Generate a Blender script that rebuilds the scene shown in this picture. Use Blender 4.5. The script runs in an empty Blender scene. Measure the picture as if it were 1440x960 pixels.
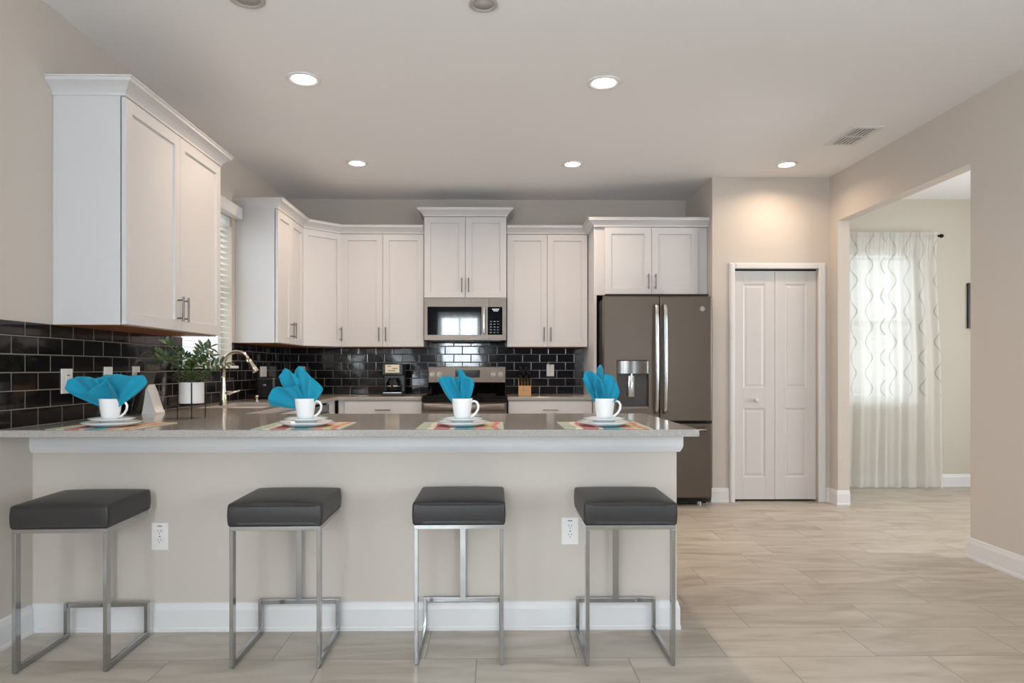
import bpy, bmesh, math, random
from mathutils import Vector, Matrix
PI = math.pi
S = bpy.context.scene
C = S.collection

# ------------------------------------------------------------------ camera, world, exposure
CAM_H = 1.168
cam = bpy.data.cameras.new('camera')
cam.sensor_fit = 'HORIZONTAL'; cam.sensor_width = 36.0; cam.lens = 24.0      # 960 px focal length at 1440
cam.shift_x = 0.0080; cam.shift_y = 0.0264
cam.clip_start = 0.05; cam.clip_end = 200
camo = bpy.data.objects.new('camera', cam); C.objects.link(camo)
camo.location = (0, 0, CAM_H); camo.rotation_euler = (PI/2, 0, -0.014)
S.camera = camo
S.view_settings.view_transform = 'Standard'; S.view_settings.look = 'None'
S.view_settings.exposure = 0.12; S.view_settings.gamma = 1.0; S.view_settings.use_curve_mapping = False

w = bpy.data.worlds.new('daylight'); S.world = w; w.use_nodes = True
w.node_tree.nodes['Background'].inputs[0].default_value = (0.80, 0.90, 1.0, 1)
w.node_tree.nodes['Background'].inputs[1].default_value = 2.0

def area(name, loc, rot, sx, sy, power, col, spread=PI):
    l = bpy.data.lights.new(name, 'AREA'); l.shape = 'RECTANGLE'; l.size = sx; l.size_y = sy
    l.energy = power; l.color = col; l.spread = spread
    o = bpy.data.objects.new(name, l); C.objects.link(o); o.location = loc; o.rotation_euler = rot
    return o
DAY = (0.83, 0.92, 1.0)
# daylight at each window opening; side fill lights stand in added, unseen openings
area('daylight_rear', (-0.85, -4.10, 1.80), (-PI/2, 0, PI), 0.95, 1.28, 170, DAY)
area('fill_left', (-2.16, -1.9, 1.25), (0, -PI/2-0.75, 0), 1.7, 3.3, 140, DAY)   # added fill in an invented opening, tilted up to brighten the ceiling
area('fill_right', (3.05, -1.6, 1.25), (0, PI/2+0.75, 0), 1.7, 2.9, 118, DAY)  # added fill on the opposite side, balances the left one
area('daylight_kitchen', (-2.22, 4.93, 1.78), (0, -PI/2, 0), 1.0, 0.74, 7.0, DAY)
area('daylight_dining', (3.79, 6.86, 1.6), (-PI/2, 0, 0), 0.7, 1.45, 8.0, DAY)
area('fill_dining_side', (5.72, 4.3, 1.5), (0, PI/2, 0), 1.5, 1.6, 62, (0.97, 0.96, 0.97))  # added fill from an unseen side opening, brightens the dining room
LAMP_W = 9.0
LAMP_COL = (1.0, 0.75, 0.54)

# ------------------------------------------------------------------ materials
def lin(c):
    return tuple(((x/255)/12.92 if x/255 <= 0.04045 else ((x/255+0.055)/1.055)**2.4) for x in c) + (1,)
def mat(name, rgb, rough=0.5, metal=0.0, noise=0.0, nscale=8, bump=0.0, bscale=200, coat=0, spec=0.5, emit=0, sheen=0):
    m = bpy.data.materials.new(name); m.use_nodes = True
    nt = m.node_tree; b = nt.nodes['Principled BSDF']
    b.inputs['Base Color'].default_value = lin(rgb); b.inputs['Roughness'].default_value = rough
    b.inputs['Metallic'].default_value = metal; b.inputs['Coat Weight'].default_value = coat
    b.inputs['Specular IOR Level'].default_value = spec
    if emit:
        b.inputs['Emission Color'].default_value = lin(rgb); b.inputs['Emission Strength'].default_value = emit
    if sheen: b.inputs['Sheen Weight'].default_value = sheen
    tc = nt.nodes.new('ShaderNodeTexCoord')
    n = nt.nodes.new('ShaderNodeTexNoise'); n.inputs['Scale'].default_value = nscale; n.inputs['Detail'].default_value = 4
    nt.links.new(tc.outputs['Object'], n.inputs['Vector'])
    mx = nt.nodes.new('ShaderNodeMix'); mx.data_type = 'RGBA'; mx.blend_type = 'MULTIPLY'
    mx.inputs['Factor'].default_value = noise
    mx.inputs[6].default_value = lin(rgb)
    nt.links.new(n.outputs['Fac'], mx.inputs[7]); nt.links.new(mx.outputs[2], b.inputs['Base Color'])
    if bump:
        n2 = nt.nodes.new('ShaderNodeTexNoise'); n2.inputs['Scale'].default_value = bscale; n2.inputs['Detail'].default_value = 3
        nt.links.new(tc.outputs['Object'], n2.inputs['Vector'])
        bp = nt.nodes.new('ShaderNodeBump'); bp.inputs['Strength'].default_value = bump; bp.inputs['Distance'].default_value = 0.002
        nt.links.new(n2.outputs['Fac'], bp.inputs['Height']); nt.links.new(bp.outputs['Normal'], b.inputs['Normal'])
    return m

M = {}
M['wall'] = mat('wall_paint', (203, 194, 184), 0.8, bump=0.25, bscale=260)
M['dwall'] = mat('dining_paint', (198, 193, 180), 0.8, bump=0.2, bscale=260)
M['ceil'] = mat('ceiling_paint', (240, 240, 241), 0.85, bump=0.5, bscale=60)
M['trim'] = mat('white_trim', (224, 223, 222), 0.4)
M['cab'] = mat('white_cabinet', (206, 205, 206), 0.38)
M['door'] = mat('white_door', (212, 208, 206), 0.4)
M['rear'] = mat('dark_reflection_paint', (58, 60, 70), 0.8)  # unseen rear wall coloured dark so glass and tiles reflect dark
M['wood'] = mat('cabinet_underside_wood', (160, 98, 52), 0.5, noise=0.4, nscale=20)
M['dark'] = mat('dark_void', (18, 17, 16), 0.7)
M['nickel'] = mat('brushed_nickel', (122, 117, 112), 0.28, 1.0)
M['chrome'] = mat('polished_chrome', (176, 177, 178), 0.12, 1.0)
M['faucet'] = mat('warm_nickel', (205, 196, 180), 0.2, 1.0)
M['slate'] = mat('slate_steel', (104, 95, 86), 0.36, 0.75)
M['slate_lt'] = mat('light_slate_steel', (118, 108, 100), 0.34, 0.8)
M['backguard'] = mat('brown_slate_steel', (112, 99, 88), 0.36, 0.7)
M['recess'] = mat('shaded_dispenser_plastic', (62, 55, 50), 0.35)  # shade inside the recess is put into this base colour
M['knobmetal'] = mat('knob_metal', (150, 140, 128), 0.35, 0.9)
M['mark'] = mat('blue_grey_mark', (84, 92, 118), 0.5)
M['steel'] = mat('bright_steel', (200, 200, 198), 0.2, 1.0)
M['dispsteel'] = mat('grey_steel', (132, 130, 128), 0.25, 0.9)
M['black'] = mat('black_plastic', (16, 16, 17), 0.25)
M['glassblk'] = mat('black_glass', (6, 6, 8), 0.03, spec=0.5)
M['seat'] = mat('grey_leatherette', (40, 38, 38), 0.42, bump=0.12, bscale=500)
M['china'] = mat('white_china', (240, 240, 240), 0.12, coat=0.3)
M['rimline'] = mat('teal_glaze', (90, 150, 155), 0.15)
M['napkin'] = mat('turquoise_napkin', (0, 138, 168), 0.85, sheen=0.1, bump=0.3, bscale=700)
M['plate_white'] = mat('white_cover_plate', (236, 234, 230), 0.35)
M['pot'] = mat('white_pot', (232, 230, 228), 0.4)
M['soil'] = mat('soil', (50, 38, 28), 0.9, noise=0.6, nscale=90)
M['blackmetal'] = mat('black_wire', (22, 20, 20), 0.4, 0.6)
M['blind'] = mat('white_blind', (236, 235, 230), 0.45)
def blind_mat():
    m, nt, b = nodes('white_blind'); b.inputs['Base Color'].default_value = lin((236, 235, 230)); b.inputs['Roughness'].default_value = 0.45
    t = N(nt, 'ShaderNodeBsdfTranslucent'); t.inputs[0].default_value = lin((240, 240, 236)); mx = N(nt, 'ShaderNodeMixShader'); mx.inputs[0].default_value = 0.5
    nt.links.new(b.outputs[0], mx.inputs[1]); nt.links.new(t.outputs[0], mx.inputs[2]); nt.links.new(mx.outputs[0], nt.nodes['Material Output'].inputs[0])
    return m
M['blockwood'] = mat('light_wood', (206, 160, 108), 0.5, noise=0.3, nscale=30)
M['cream'] = mat('cream_label', (222, 212, 186), 0.4)
M['lens'] = mat('lit_lens', (255, 244, 228), 0.5, emit=14)
M['unlit'] = mat('unlit_lens', (176, 173, 170), 0.5)
M['ventgap'] = mat('vent_gap', (70, 68, 66), 0.7)

def leafmat(name, rgb):
    m = mat(name, rgb, 0.4, noise=0.5, nscale=40); return m
M['leaf'] = leafmat('dark_leaf', (60, 88, 42)); M['leaf2'] = leafmat('light_leaf', (92, 112, 62))

def nodes(name):
    m = bpy.data.materials.new(name); m.use_nodes = True
    return m, m.node_tree, m.node_tree.nodes['Principled BSDF']
def N(nt, t, **kw):
    n = nt.nodes.new(t)
    for k, v in kw.items():
        if k in n.inputs: n.inputs[k].default_value = v
        else: setattr(n, k, v)
    return n

def floor_mat():
    m, nt, b = nodes('plank_porcelain_tile')
    tc = N(nt, 'ShaderNodeTexCoord'); mp = N(nt, 'ShaderNodeMapping')
    mp.inputs['Location'].default_value = (-1.557, -3.06, 0)
    nt.links.new(tc.outputs['Object'], mp.inputs['Vector'])
    br = N(nt, 'ShaderNodeTexBrick'); br.offset = 0.66; br.offset_frequency = 2
    br.inputs['Scale'].default_value = 1; br.inputs['Brick Width'].default_value = 0.612; br.inputs['Row Height'].default_value = 0.308
    br.inputs['Mortar Size'].default_value = 0.0022; br.inputs['Mortar Smooth'].default_value = 0.1
    br.inputs['Color1'].default_value = (0, 0, 0, 1); br.inputs['Color2'].default_value = (1, 1, 1, 1); br.inputs['Mortar'].default_value = (.5, .5, .5, 1)
    nt.links.new(mp.outputs[0], br.inputs['Vector'])
    # streaks along x, shifted for each tile
    ad = N(nt, 'ShaderNodeVectorMath', operation='MULTIPLY_ADD'); ad.inputs[1].default_value = (7, 5, 3)
    nt.links.new(br.outputs['Color'], ad.inputs[0]); nt.links.new(tc.outputs['Object'], ad.inputs[2])
    mp2 = N(nt, 'ShaderNodeMapping'); mp2.inputs['Scale'].default_value = (1.2, 5.5, 1); mp2.inputs['Rotation'].default_value = (0, 0, 0.12)
    nt.links.new(ad.outputs[0], mp2.inputs['Vector'])
    n1 = N(nt, 'ShaderNodeTexNoise'); n1.inputs['Scale'].default_value = 1.6; n1.inputs['Detail'].default_value = 8; n1.inputs['Distortion'].default_value = 1.2
    nt.links.new(mp2.outputs[0], n1.inputs['Vector'])
    cr = N(nt, 'ShaderNodeValToRGB'); e = cr.color_ramp.elements
    e[0].position = 0.28; e[0].color = lin((166, 154, 139)); e[1].position = 0.75; e[1].color = lin((204, 196, 184))
    x = cr.color_ramp.elements.new(0.5); x.color = lin((190, 180, 166))
    nt.links.new(n1.outputs['Fac'], cr.inputs[0])
    hs = N(nt, 'ShaderNodeMix', data_type='RGBA', blend_type='MULTIPLY'); hs.inputs['Factor'].default_value = 0.10
    nt.links.new(cr.outputs[0], hs.inputs[6]); nt.links.new(br.outputs['Color'], hs.inputs[7])
    mx = N(nt, 'ShaderNodeMix', data_type='RGBA'); mx.inputs[7].default_value = lin((142, 132, 122))
    nt.links.new(br.outputs['Fac'], mx.inputs['Factor']); nt.links.new(hs.outputs[2], mx.inputs[6])
    nt.links.new(mx.outputs[2], b.inputs['Base Color'])
    b.inputs['Roughness'].default_value = 0.38
    bp = N(nt, 'ShaderNodeBump'); bp.inputs['Strength'].default_value = 0.4; bp.inputs['Distance'].default_value = 0.001; bp.invert = True
    nt.links.new(br.outputs['Fac'], bp.inputs['Height']); nt.links.new(bp.outputs[0], b.inputs['Normal'])
    return m
M['floor'] = floor_mat()

def tile_mat(axis, u0, z0):
    m, nt, b = nodes('glossy_subway_tile_' + axis)
    tc = N(nt, 'ShaderNodeTexCoord'); sp = N(nt, 'ShaderNodeSeparateXYZ'); cb = N(nt, 'ShaderNodeCombineXYZ')
    nt.links.new(tc.outputs['Object'], sp.inputs[0])
    for k, (src, off) in enumerate(((axis, u0), ('Z', z0))):
        a = N(nt, 'ShaderNodeMath', operation='SUBTRACT'); a.inputs[1].default_value = off
        nt.links.new(sp.outputs[src], a.inputs[0]); nt.links.new(a.outputs[0], cb.inputs[k])
    br = N(nt, 'ShaderNodeTexBrick'); br.offset = 0.5; br.offset_frequency = 2
    br.inputs['Scale'].default_value = 1; br.inputs['Brick Width'].default_value = 0.170; br.inputs['Row Height'].default_value = 0.079
    br.inputs['Mortar Size'].default_value = 0.0022; br.inputs['Mortar Smooth'].default_value = 0.15
    br.inputs['Color1'].default_value = lin((20, 18, 20)); br.inputs['Color2'].default_value = lin((31, 27, 27)); br.inputs['Mortar'].default_value = lin((128, 122, 116))
    nt.links.new(cb.outputs[0], br.inputs['Vector']); nt.links.new(br.outputs['Color'], b.inputs['Base Color'])
    ra = N(nt, 'ShaderNodeMath', operation='MULTIPLY_ADD'); ra.inputs[1].default_value = 0.6; ra.inputs[2].default_value = 0.07
    nt.links.new(br.outputs['Fac'], ra.inputs[0]); nt.links.new(ra.outputs[0], b.inputs['Roughness'])
    n = N(nt, 'ShaderNodeTexNoise'); n.inputs['Scale'].default_value = 9; n.inputs['Detail'].default_value = 1
    nt.links.new(tc.outputs['Object'], n.inputs['Vector'])
    # wider soft mortar mask gives each tile pillowed edges
    br2 = N(nt, 'ShaderNodeTexBrick'); br2.offset = 0.5; br2.offset_frequency = 2
    for k in ('Scale', 'Brick Width', 'Row Height'): br2.inputs[k].default_value = br.inputs[k].default_value
    br2.inputs['Mortar Size'].default_value = 0.006; br2.inputs['Mortar Smooth'].default_value = 1.0
    nt.links.new(cb.outputs[0], br2.inputs['Vector'])
    ad = N(nt, 'ShaderNodeMath', operation='MULTIPLY_ADD'); ad.inputs[1].default_value = -0.7
    nt.links.new(br2.outputs['Fac'], ad.inputs[0]); nt.links.new(n.outputs['Fac'], ad.inputs[2])
    bp = N(nt, 'ShaderNodeBump'); bp.inputs['Strength'].default_value = 0.6; bp.inputs['Distance'].default_value = 0.0012
    nt.links.new(ad.outputs[0], bp.inputs['Height']); nt.links.new(bp.outputs[0], b.inputs['Normal'])
    return m
M['tile_x'] = tile_mat('X', -0.655, 0.914)
M['tile_y'] = tile_mat('Y', 2.915 + 0.085, 0.914)

def quartz():
    m, nt, b = nodes('taupe_quartz')
    tc = N(nt, 'ShaderNodeTexCoord'); n = N(nt, 'ShaderNodeTexNoise'); n.inputs['Scale'].default_value = 260; n.inputs['Detail'].default_value = 6
    nt.links.new(tc.outputs['Object'], n.inputs['Vector'])
    cr = N(nt, 'ShaderNodeValToRGB'); e = cr.color_ramp.elements
    e[0].position = 0.3; e[0].color = lin((150, 145, 139)); e[1].position = 0.7; e[1].color = lin((180, 175, 170))
    nt.links.new(n.outputs['Fac'], cr.inputs[0]); nt.links.new(cr.outputs[0], b.inputs['Base Color'])
    b.inputs['Roughness'].default_value = 0.12
    return m
M['quartz'] = quartz()

def placemat_mat():
    m, nt, b = nodes('striped_placemat')
    tc = N(nt, 'ShaderNodeTexCoord'); sp = N(nt, 'ShaderNodeSeparateXYZ'); nt.links.new(tc.outputs['Object'], sp.inputs[0])
    # coordinates: -0.18..0.18 -> 0..1, bent a little by noise
    n = N(nt, 'ShaderNodeTexNoise'); n.inputs['Scale'].default_value = 9; nt.links.new(tc.outputs['Object'], n.inputs['Vector'])
    a = N(nt, 'ShaderNodeMath', operation='MULTIPLY_ADD'); a.inputs[1].default_value = 2.75; a.inputs[2].default_value = 0.42
    nt.links.new(sp.outputs['X'], a.inputs[0])
    a2 = N(nt, 'ShaderNodeMath', operation='MULTIPLY_ADD'); a2.inputs[1].default_value = 0.16; nt.links.new(n.outputs['Fac'], a2.inputs[0]); nt.links.new(a.outputs[0], a2.inputs[2])
    cr = N(nt, 'ShaderNodeValToRGB'); r = cr.color_ramp; r.interpolation = 'CONSTANT'
    cols = [(0.0, (168, 176, 156)), (0.13, (214, 206, 188)), (0.20, (190, 122, 118)), (0.36, (222, 205, 190)), (0.42, (96, 150, 158)),
            (0.60, (120, 170, 160)), (0.66, (204, 152, 136)), (0.78, (196, 186, 140)), (0.88, (198, 120, 112)), (0.95, (184, 188, 166))]
    r.elements[0].position = 0; r.elements[0].color = lin(cols[0][1]); r.elements[1].position = cols[1][0]; r.elements[1].color = lin(cols[1][1])
    for p, c in cols[2:]:
        e = r.elements.new(p); e.color = lin(c)
    nt.links.new(a2.outputs[0], cr.inputs[0]); nt.links.new(cr.outputs[0], b.inputs['Base Color'])
    b.inputs['Roughness'].default_value = 0.8
    return m
M['placemat'] = placemat_mat()

def sheer_mat(name, lines, opacity):
    m = bpy.data.materials.new(name); m.use_nodes = True; nt = m.node_tree; nt.nodes.clear()
    out = N(nt, 'ShaderNodeOutputMaterial'); tr = N(nt, 'ShaderNodeBsdfTransparent'); df = N(nt, 'ShaderNodeBsdfDiffuse'); tl = N(nt, 'ShaderNodeBsdfTranslucent')
    df.inputs[0].default_value = lin((240, 239, 234)); tl.inputs[0].default_value = lin((238, 238, 234))
    m1 = N(nt, 'ShaderNodeMixShader'); m1.inputs[0].default_value = 0.5
    nt.links.new(df.outputs[0], m1.inputs[1]); nt.links.new(tl.outputs[0], m1.inputs[2])
    m2 = N(nt, 'ShaderNodeMixShader'); m2.inputs[0].default_value = opacity
    nt.links.new(tr.outputs[0], m2.inputs[1]); nt.links.new(m1.outputs[0], m2.inputs[2]); nt.links.new(m2.outputs[0], out.inputs[0])
    if lines:
        tc = N(nt, 'ShaderNodeTexCoord'); sp = N(nt, 'ShaderNodeSeparateXYZ'); nt.links.new(tc.outputs['UV'], sp.inputs[0])
        def mt(op, a, b=None, c=None):
            q = N(nt, 'ShaderNodeMath', operation=op)
            for i, v in enumerate((a, b, c)):
                if v is None: continue
                if isinstance(v, (int, float)): q.inputs[i].default_value = v
                else: nt.links.new(v, q.inputs[i])
            return q.outputs[0]
        s = mt('SINE', mt('MULTIPLY', sp.outputs['Y'], 2*PI/0.30))
        cell = mt('MULTIPLY', sp.outputs['X'], 1/0.17)
        fl = mt('FLOOR', cell); sign = mt('SUBTRACT', mt('MULTIPLY', mt('MODULO', fl, 2.0), 2.0), 1.0)
        fr = mt('SUBTRACT', mt('FRACT', cell), 0.5)
        d = mt('ABSOLUTE', mt('SUBTRACT', fr, mt('MULTIPLY', mt('MULTIPLY', s, sign), 0.2)))
        msk = mt('LESS_THAN', d, 0.036)
        msk = mt('MULTIPLY', msk, mt('GREATER_THAN', sp.outputs['Y'], 0.9))
        op = mt('MULTIPLY_ADD', msk, 0.15, opacity); nt.links.new(op, m2.inputs[0])
        cm = N(nt, 'ShaderNodeMix', data_type='RGBA'); cm.inputs[6].default_value = lin((240, 239, 234)); cm.inputs[7].default_value = lin((196, 194, 188))
        nt.links.new(msk, cm.inputs['Factor']); nt.links.new(cm.outputs[2], df.inputs[0]); nt.links.new(cm.outputs[2], tl.inputs[0])
    return m
M['sheer'] = sheer_mat('sheer_wavy', True, 0.80); M['sheer_plain'] = sheer_mat('sheer_plain', False, 0.6)

def pane_mat():
    m = bpy.data.materials.new('window_glass'); m.use_nodes = True; nt = m.node_tree; nt.nodes.clear()
    out = N(nt, 'ShaderNodeOutputMaterial'); tr = N(nt, 'ShaderNodeBsdfTransparent'); gl = N(nt, 'ShaderNodeBsdfGlossy'); gl.inputs['Roughness'].default_value = 0.02
    lw_ = N(nt, 'ShaderNodeLayerWeight'); lw_.inputs[0].default_value = 0.5; pw = N(nt, 'ShaderNodeMath', operation='POWER'); pw.inputs[1].default_value = 2.0
    fr = N(nt, 'ShaderNodeMath', operation='MULTIPLY_ADD'); fr.inputs[1].default_value = 0.9; fr.inputs[2].default_value = 0.04
    nt.links.new(lw_.outputs['Facing'], pw.inputs[0]); nt.links.new(pw.outputs[0], fr.inputs[0]); mx = N(nt, 'ShaderNodeMixShader')
    nt.links.new(fr.outputs[0], mx.inputs[0]); nt.links.new(tr.outputs[0], mx.inputs[1]); nt.links.new(gl.outputs[0], mx.inputs[2]); nt.links.new(mx.outputs[0], out.inputs[0])
    return m
M['glass'] = pane_mat()

# ------------------------------------------------------------------ mesh helpers
M['blind'] = blind_mat()
def nb(): return bmesh.new()
def box(bm, x0, x1, y0, y1, z0, z1, bev=0, seg=2):
    r = bmesh.ops.create_cube(bm, size=1.0); vs = r['verts']
    for v in vs:
        v.co = Vector(((x0+x1)/2 + v.co.x*(x1-x0), (y0+y1)/2 + v.co.y*(y1-y0), (z0+z1)/2 + v.co.z*(z1-z0)))
    if bev:
        es = list({e for v in vs for e in v.link_edges})
        bmesh.ops.bevel(bm, geom=es, offset=bev, segments=seg, affect='EDGES', profile=0.5)
    return bm
def cyl(bm, p0, p1, r0, r1=None, n=20):
    if r1 is None: r1 = r0
    p0 = Vector(p0); p1 = Vector(p1); d = p1-p0
    q = d.to_track_quat('Z', 'Y').to_matrix().to_4x4()
    bmesh.ops.create_cone(bm, cap_ends=True, segments=n, radius1=r0, radius2=r1, depth=d.length, matrix=Matrix.Translation((p0+p1)/2) @ q)
    return bm
def tube(bm, pts, r, n=10):
    pts = [Vector(p) for p in pts]; rings = []; up = None
    for i, p in enumerate(pts):
        t = (pts[min(i+1, len(pts)-1)] - pts[max(i-1, 0)]).normalized()
        if up is None:
            up = Vector((0, 0, 1)) if abs(t.z) < 0.9 else Vector((1, 0, 0))
        a = t.cross(up).normalized(); b = a.cross(t).normalized(); up = b
        rr = r[i] if isinstance(r, (list, tuple)) else r
        rings.append([bm.verts.new(p + (a*math.cos(2*PI*k/n) + b*math.sin(2*PI*k/n))*rr) for k in range(n)])
    for A, B in zip(rings, rings[1:]):
        for k in range(n): bm.faces.new((A[k], A[(k+1) % n], B[(k+1) % n], B[k]))
    bm.faces.new(rings[0][::-1]); bm.faces.new(rings[-1])
    return bm
def lathe(bm, prof, cx=0, cy=0, cz=0, n=40):
    rings = []
    for r, z in prof:
        if r < 1e-6: rings.append([bm.verts.new((cx, cy, cz+z))])
        else: rings.append([bm.verts.new((cx+r*math.cos(2*PI*k/n), cy+r*math.sin(2*PI*k/n), cz+z)) for k in range(n)])
    for A, B in zip(rings, rings[1:]):
        if len(A) == 1 and len(B) == 1: continue
        for k in range(n):
            if len(A) == 1: bm.faces.new((A[0], B[(k+1) % n], B[k]))
            elif len(B) == 1: bm.faces.new((A[k], A[(k+1) % n], B[0]))
            else: bm.faces.new((A[k], A[(k+1) % n], B[(k+1) % n], B[k]))
    return bm
def grid_slab(bm, us, vs, inc, t0, t1, axis):
    mp = {'y': lambda u, v, t: (u, t, v), 'x': lambda u, v, t: (t, u, v), 'z': lambda u, v, t: (u, v, t)}[axis]
    ok = lambda i, j: 0 <= i < len(us)-1 and 0 <= j < len(vs)-1 and inc(i, j)
    cache = {}
    def V(i, j, k):
        if (i, j, k) not in cache: cache[(i, j, k)] = bm.verts.new(mp(us[i], vs[j], (t0, t1)[k]))
        return cache[(i, j, k)]
    for i in range(len(us)-1):
        for j in range(len(vs)-1):
            if not ok(i, j): continue
            for k in (0, 1): bm.faces.new([V(i, j, k), V(i+1, j, k), V(i+1, j+1, k), V(i, j+1, k)])
            for di, dj, a, b in ((-1, 0, (i, j), (i, j+1)), (1, 0, (i+1, j), (i+1, j+1)), (0, -1, (i, j), (i+1, j)), (0, 1, (i, j+1), (i+1, j+1))):
                if not ok(i+di, j+dj): bm.faces.new([V(*a, 0), V(*b, 0), V(*b, 1), V(*a, 1)])
    bmesh.ops.recalc_face_normals(bm, faces=bm.faces)
    return bm
def sweep(bm, path, prof, side=1):
    """profile (out, z) swept along plan path; out is to the right of travel when side=1"""
    P = [Vector((x, y, 0)) for x, y in path]; rings = []
    def nrm(a, b):
        d = (b-a).normalized(); return Vector((d.y, -d.x, 0))*side
    for i, p in enumerate(P):
        ns = []
        if i > 0: ns.append(nrm(P[i-1], p))
        if i < len(P)-1: ns.append(nrm(p, P[i+1]))
        if len(ns) == 2:
            s = (ns[0]+ns[1]); m = s / s.dot(ns[0])
        else: m = ns[0]
        rings.append([bm.verts.new(p + m*o + Vector((0, 0, z))) for o, z in prof])
    k = len(prof)
    for A, B in zip(rings, rings[1:]):
        for q in range(k): bm.faces.new((A[q], A[(q+1) % k], B[(q+1) % k], B[q]))
    bm.faces.new(rings[0]); bm.faces.new(rings[-1][::-1])
    bmesh.ops.recalc_face_normals(bm, faces=bm.faces)
    return bm

def link(name, bm, m, parent=None, W=None, smooth=False, bev=0, recalc=False):
    """one mesh object; with W=root the mesh is in world coordinates and moved to root's frame"""
    if recalc: bmesh.ops.recalc_face_normals(bm, faces=bm.faces)
    if W is not None: bmesh.ops.translate(bm, verts=bm.verts, vec=-Vector(W.location))
    me = bpy.data.meshes.new(name); bm.to_mesh(me); bm.free()
    me.materials.append(M[m] if isinstance(m, str) else m)
    if smooth:
        for p in me.polygons: p.use_smooth = True
    o = bpy.data.objects.new(name, me); C.objects.link(o)
    if parent: o.parent = parent
    if bev:
        b = o.modifiers.new('bevel', 'BEVEL'); b.width = bev; b.segments = 2; b.limit_method = 'ANGLE'; b.angle_limit = math.radians(50)
    if smooth == 'auto':
        e = o.modifiers.new('split', 'EDGE_SPLIT'); e.split_angle = math.radians(40)
    return o
def tag(o, label=None, cat=None, group=None, kind=None):
    if label: o['label'] = label
    if cat: o['category'] = cat
    if group: o['group'] = group
    if kind: o['kind'] = kind
    return o
def thing(name, label, cat, loc=(0, 0, 0), rotz=0, group=None, kind=None):
    o = bpy.data.objects.new(name, None); C.objects.link(o); o.empty_display_size = 0.1
    o.location = loc; o.rotation_euler = (0, 0, rotz)
    if kind: tag(o, label, None, group, kind)
    else: tag(o, label, cat, group)
    return o
def struct(name, bm, m, label=None, **kw):
    o = link(name, bm, m, **kw); o['kind'] = 'structure'
    if label: o['label'] = label
    return o
def dup(root, loc, rotz=None, label=None):
    r = root.copy(); C.objects.link(r); r.location = loc
    if rotz is not None: r.rotation_euler = (0, 0, rotz)
    if label: r['label'] = label
    for ch in list(root.children):
        c = ch.copy(); C.objects.link(c); c.parent = r
        for g in list(ch.children):
            d = g.copy(); C.objects.link(d); d.parent = c
    return r

# ------------------------------------------------------------------ setting
XL, XR, YB, ZC = -2.05, 2.94, 6.77, 2.84
YR = -4.0                     # rear wall behind the camera
YP = 5.94; XP = 1.905         # pantry front wall, its left corner
XD, YD = 5.6, 6.69            # dining room right and back walls
CT = 0.914                    # counter height
PY = 3.062; PXR = 0.8205      # peninsula wall face, right end

bm = nb(); box(bm, XL-0.2, XD+0.2, YR-0.2, YB+0.2, -0.1, 0)
struct('floor', bm, 'floor', 'beige grey plank-look porcelain tile floor')
bm = nb(); box(bm, XL-0.2, XR+0.1, YR-0.2, YB+0.2, ZC, ZC+0.1)
struct('ceiling', bm, 'ceil', 'off-white lightly textured kitchen ceiling')
bm = nb(); box(bm, XR+0.1, XD+0.2, YR-0.2, YB+0.2, ZC, ZC+0.1)
struct('ceiling_dining', bm, 'ceil', 'ceiling of the room beyond the opening')

WY0, WY1, WZ0, WZ1 = 4.50, 5.36, 1.19, 2.34      # kitchen window
bm = nb(); grid_slab(bm, [YR-0.2, -3.6, -0.2, WY0, WY1, YB+0.2], [0, 0.12, WZ0, WZ1, 2.40, ZC],
                     lambda i, j: not ((i == 3 and j == 2) or (i == 1 and j in (1, 2, 3))), XL-0.15, XL, 'x')
struct('wall_left', bm, 'wall')
bm = nb(); box(bm, XL, XR+0.1, YB, YB+0.15, 0, ZC); struct('wall_back', bm, 'wall')
# rear wall with curtained window
bm = nb(); grid_slab(bm, [XL, -1.35, -0.35, XR], [0, 1.14, 2.47, ZC], lambda i, j: not (i == 1 and j == 1), YR-0.15, YR, 'y'); struct('wall_rear', bm, 'rear')
# pantry: front wall with door hole, side return
DX0, DX1, DZ = 2.10, 2.836, 2.042
bm = nb(); grid_slab(bm, [XP, DX0, DX1, XR], [0, DZ, ZC], lambda i, j: not (i == 1 and j == 0), YP, YP+0.1, 'y')
struct('wall_pantry', bm, 'wall')
bm = nb(); box(bm, XP, XP+0.1, YP+0.1, YB, 0, ZC); struct('wall_pantry_side', bm, 'wall')
# right wall with cased opening and an added light opening behind the camera
OY0, OY1, OZ = 4.174, 5.80, 2.433
bm = nb(); grid_slab(bm, [YR, -3.2, 0.0, OY0, OY1, YB], [0, 0.12, 2.40, OZ, ZC],
                     lambda i, j: not ((i == 3 and j in (0, 1, 2)) or (i == 1 and j == 1)), XR, XR+0.1, 'x')
struct('wall_right', bm, 'wall')
# dining room
QX0, QX1, QZ0, QZ1 = 3.42, 4.16, 0.855, 2.36
bm = nb(); grid_slab(bm, [XR+0.1, QX0, QX1, XD], [0, QZ0, QZ1, ZC], lambda i, j: not (i == 1 and j == 1), YD, YD+0.14, 'y'); struct('wall_dining_back', bm, 'dwall')
bm = nb(); grid_slab(bm, [2.0, 3.4, 5.2, YD+0.14], [0, 0.7, 2.3, ZC], lambda i, j: not (i == 1 and j == 1), XD, XD+0.12, 'x'); struct('wall_dining_right', bm, 'dwall')
bm = nb(); box(bm, XR+0.1, XD, 1.9, 2.0, 0, ZC); struct('wall_dining_front', bm, 'dwall')
# peninsula half wall
bm = nb(); box(bm, XL, PXR, PY, PY+0.115, 0, CT-0.031); struct('wall_peninsula', bm, 'wall', 'beige half wall carrying the breakfast bar')

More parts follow.
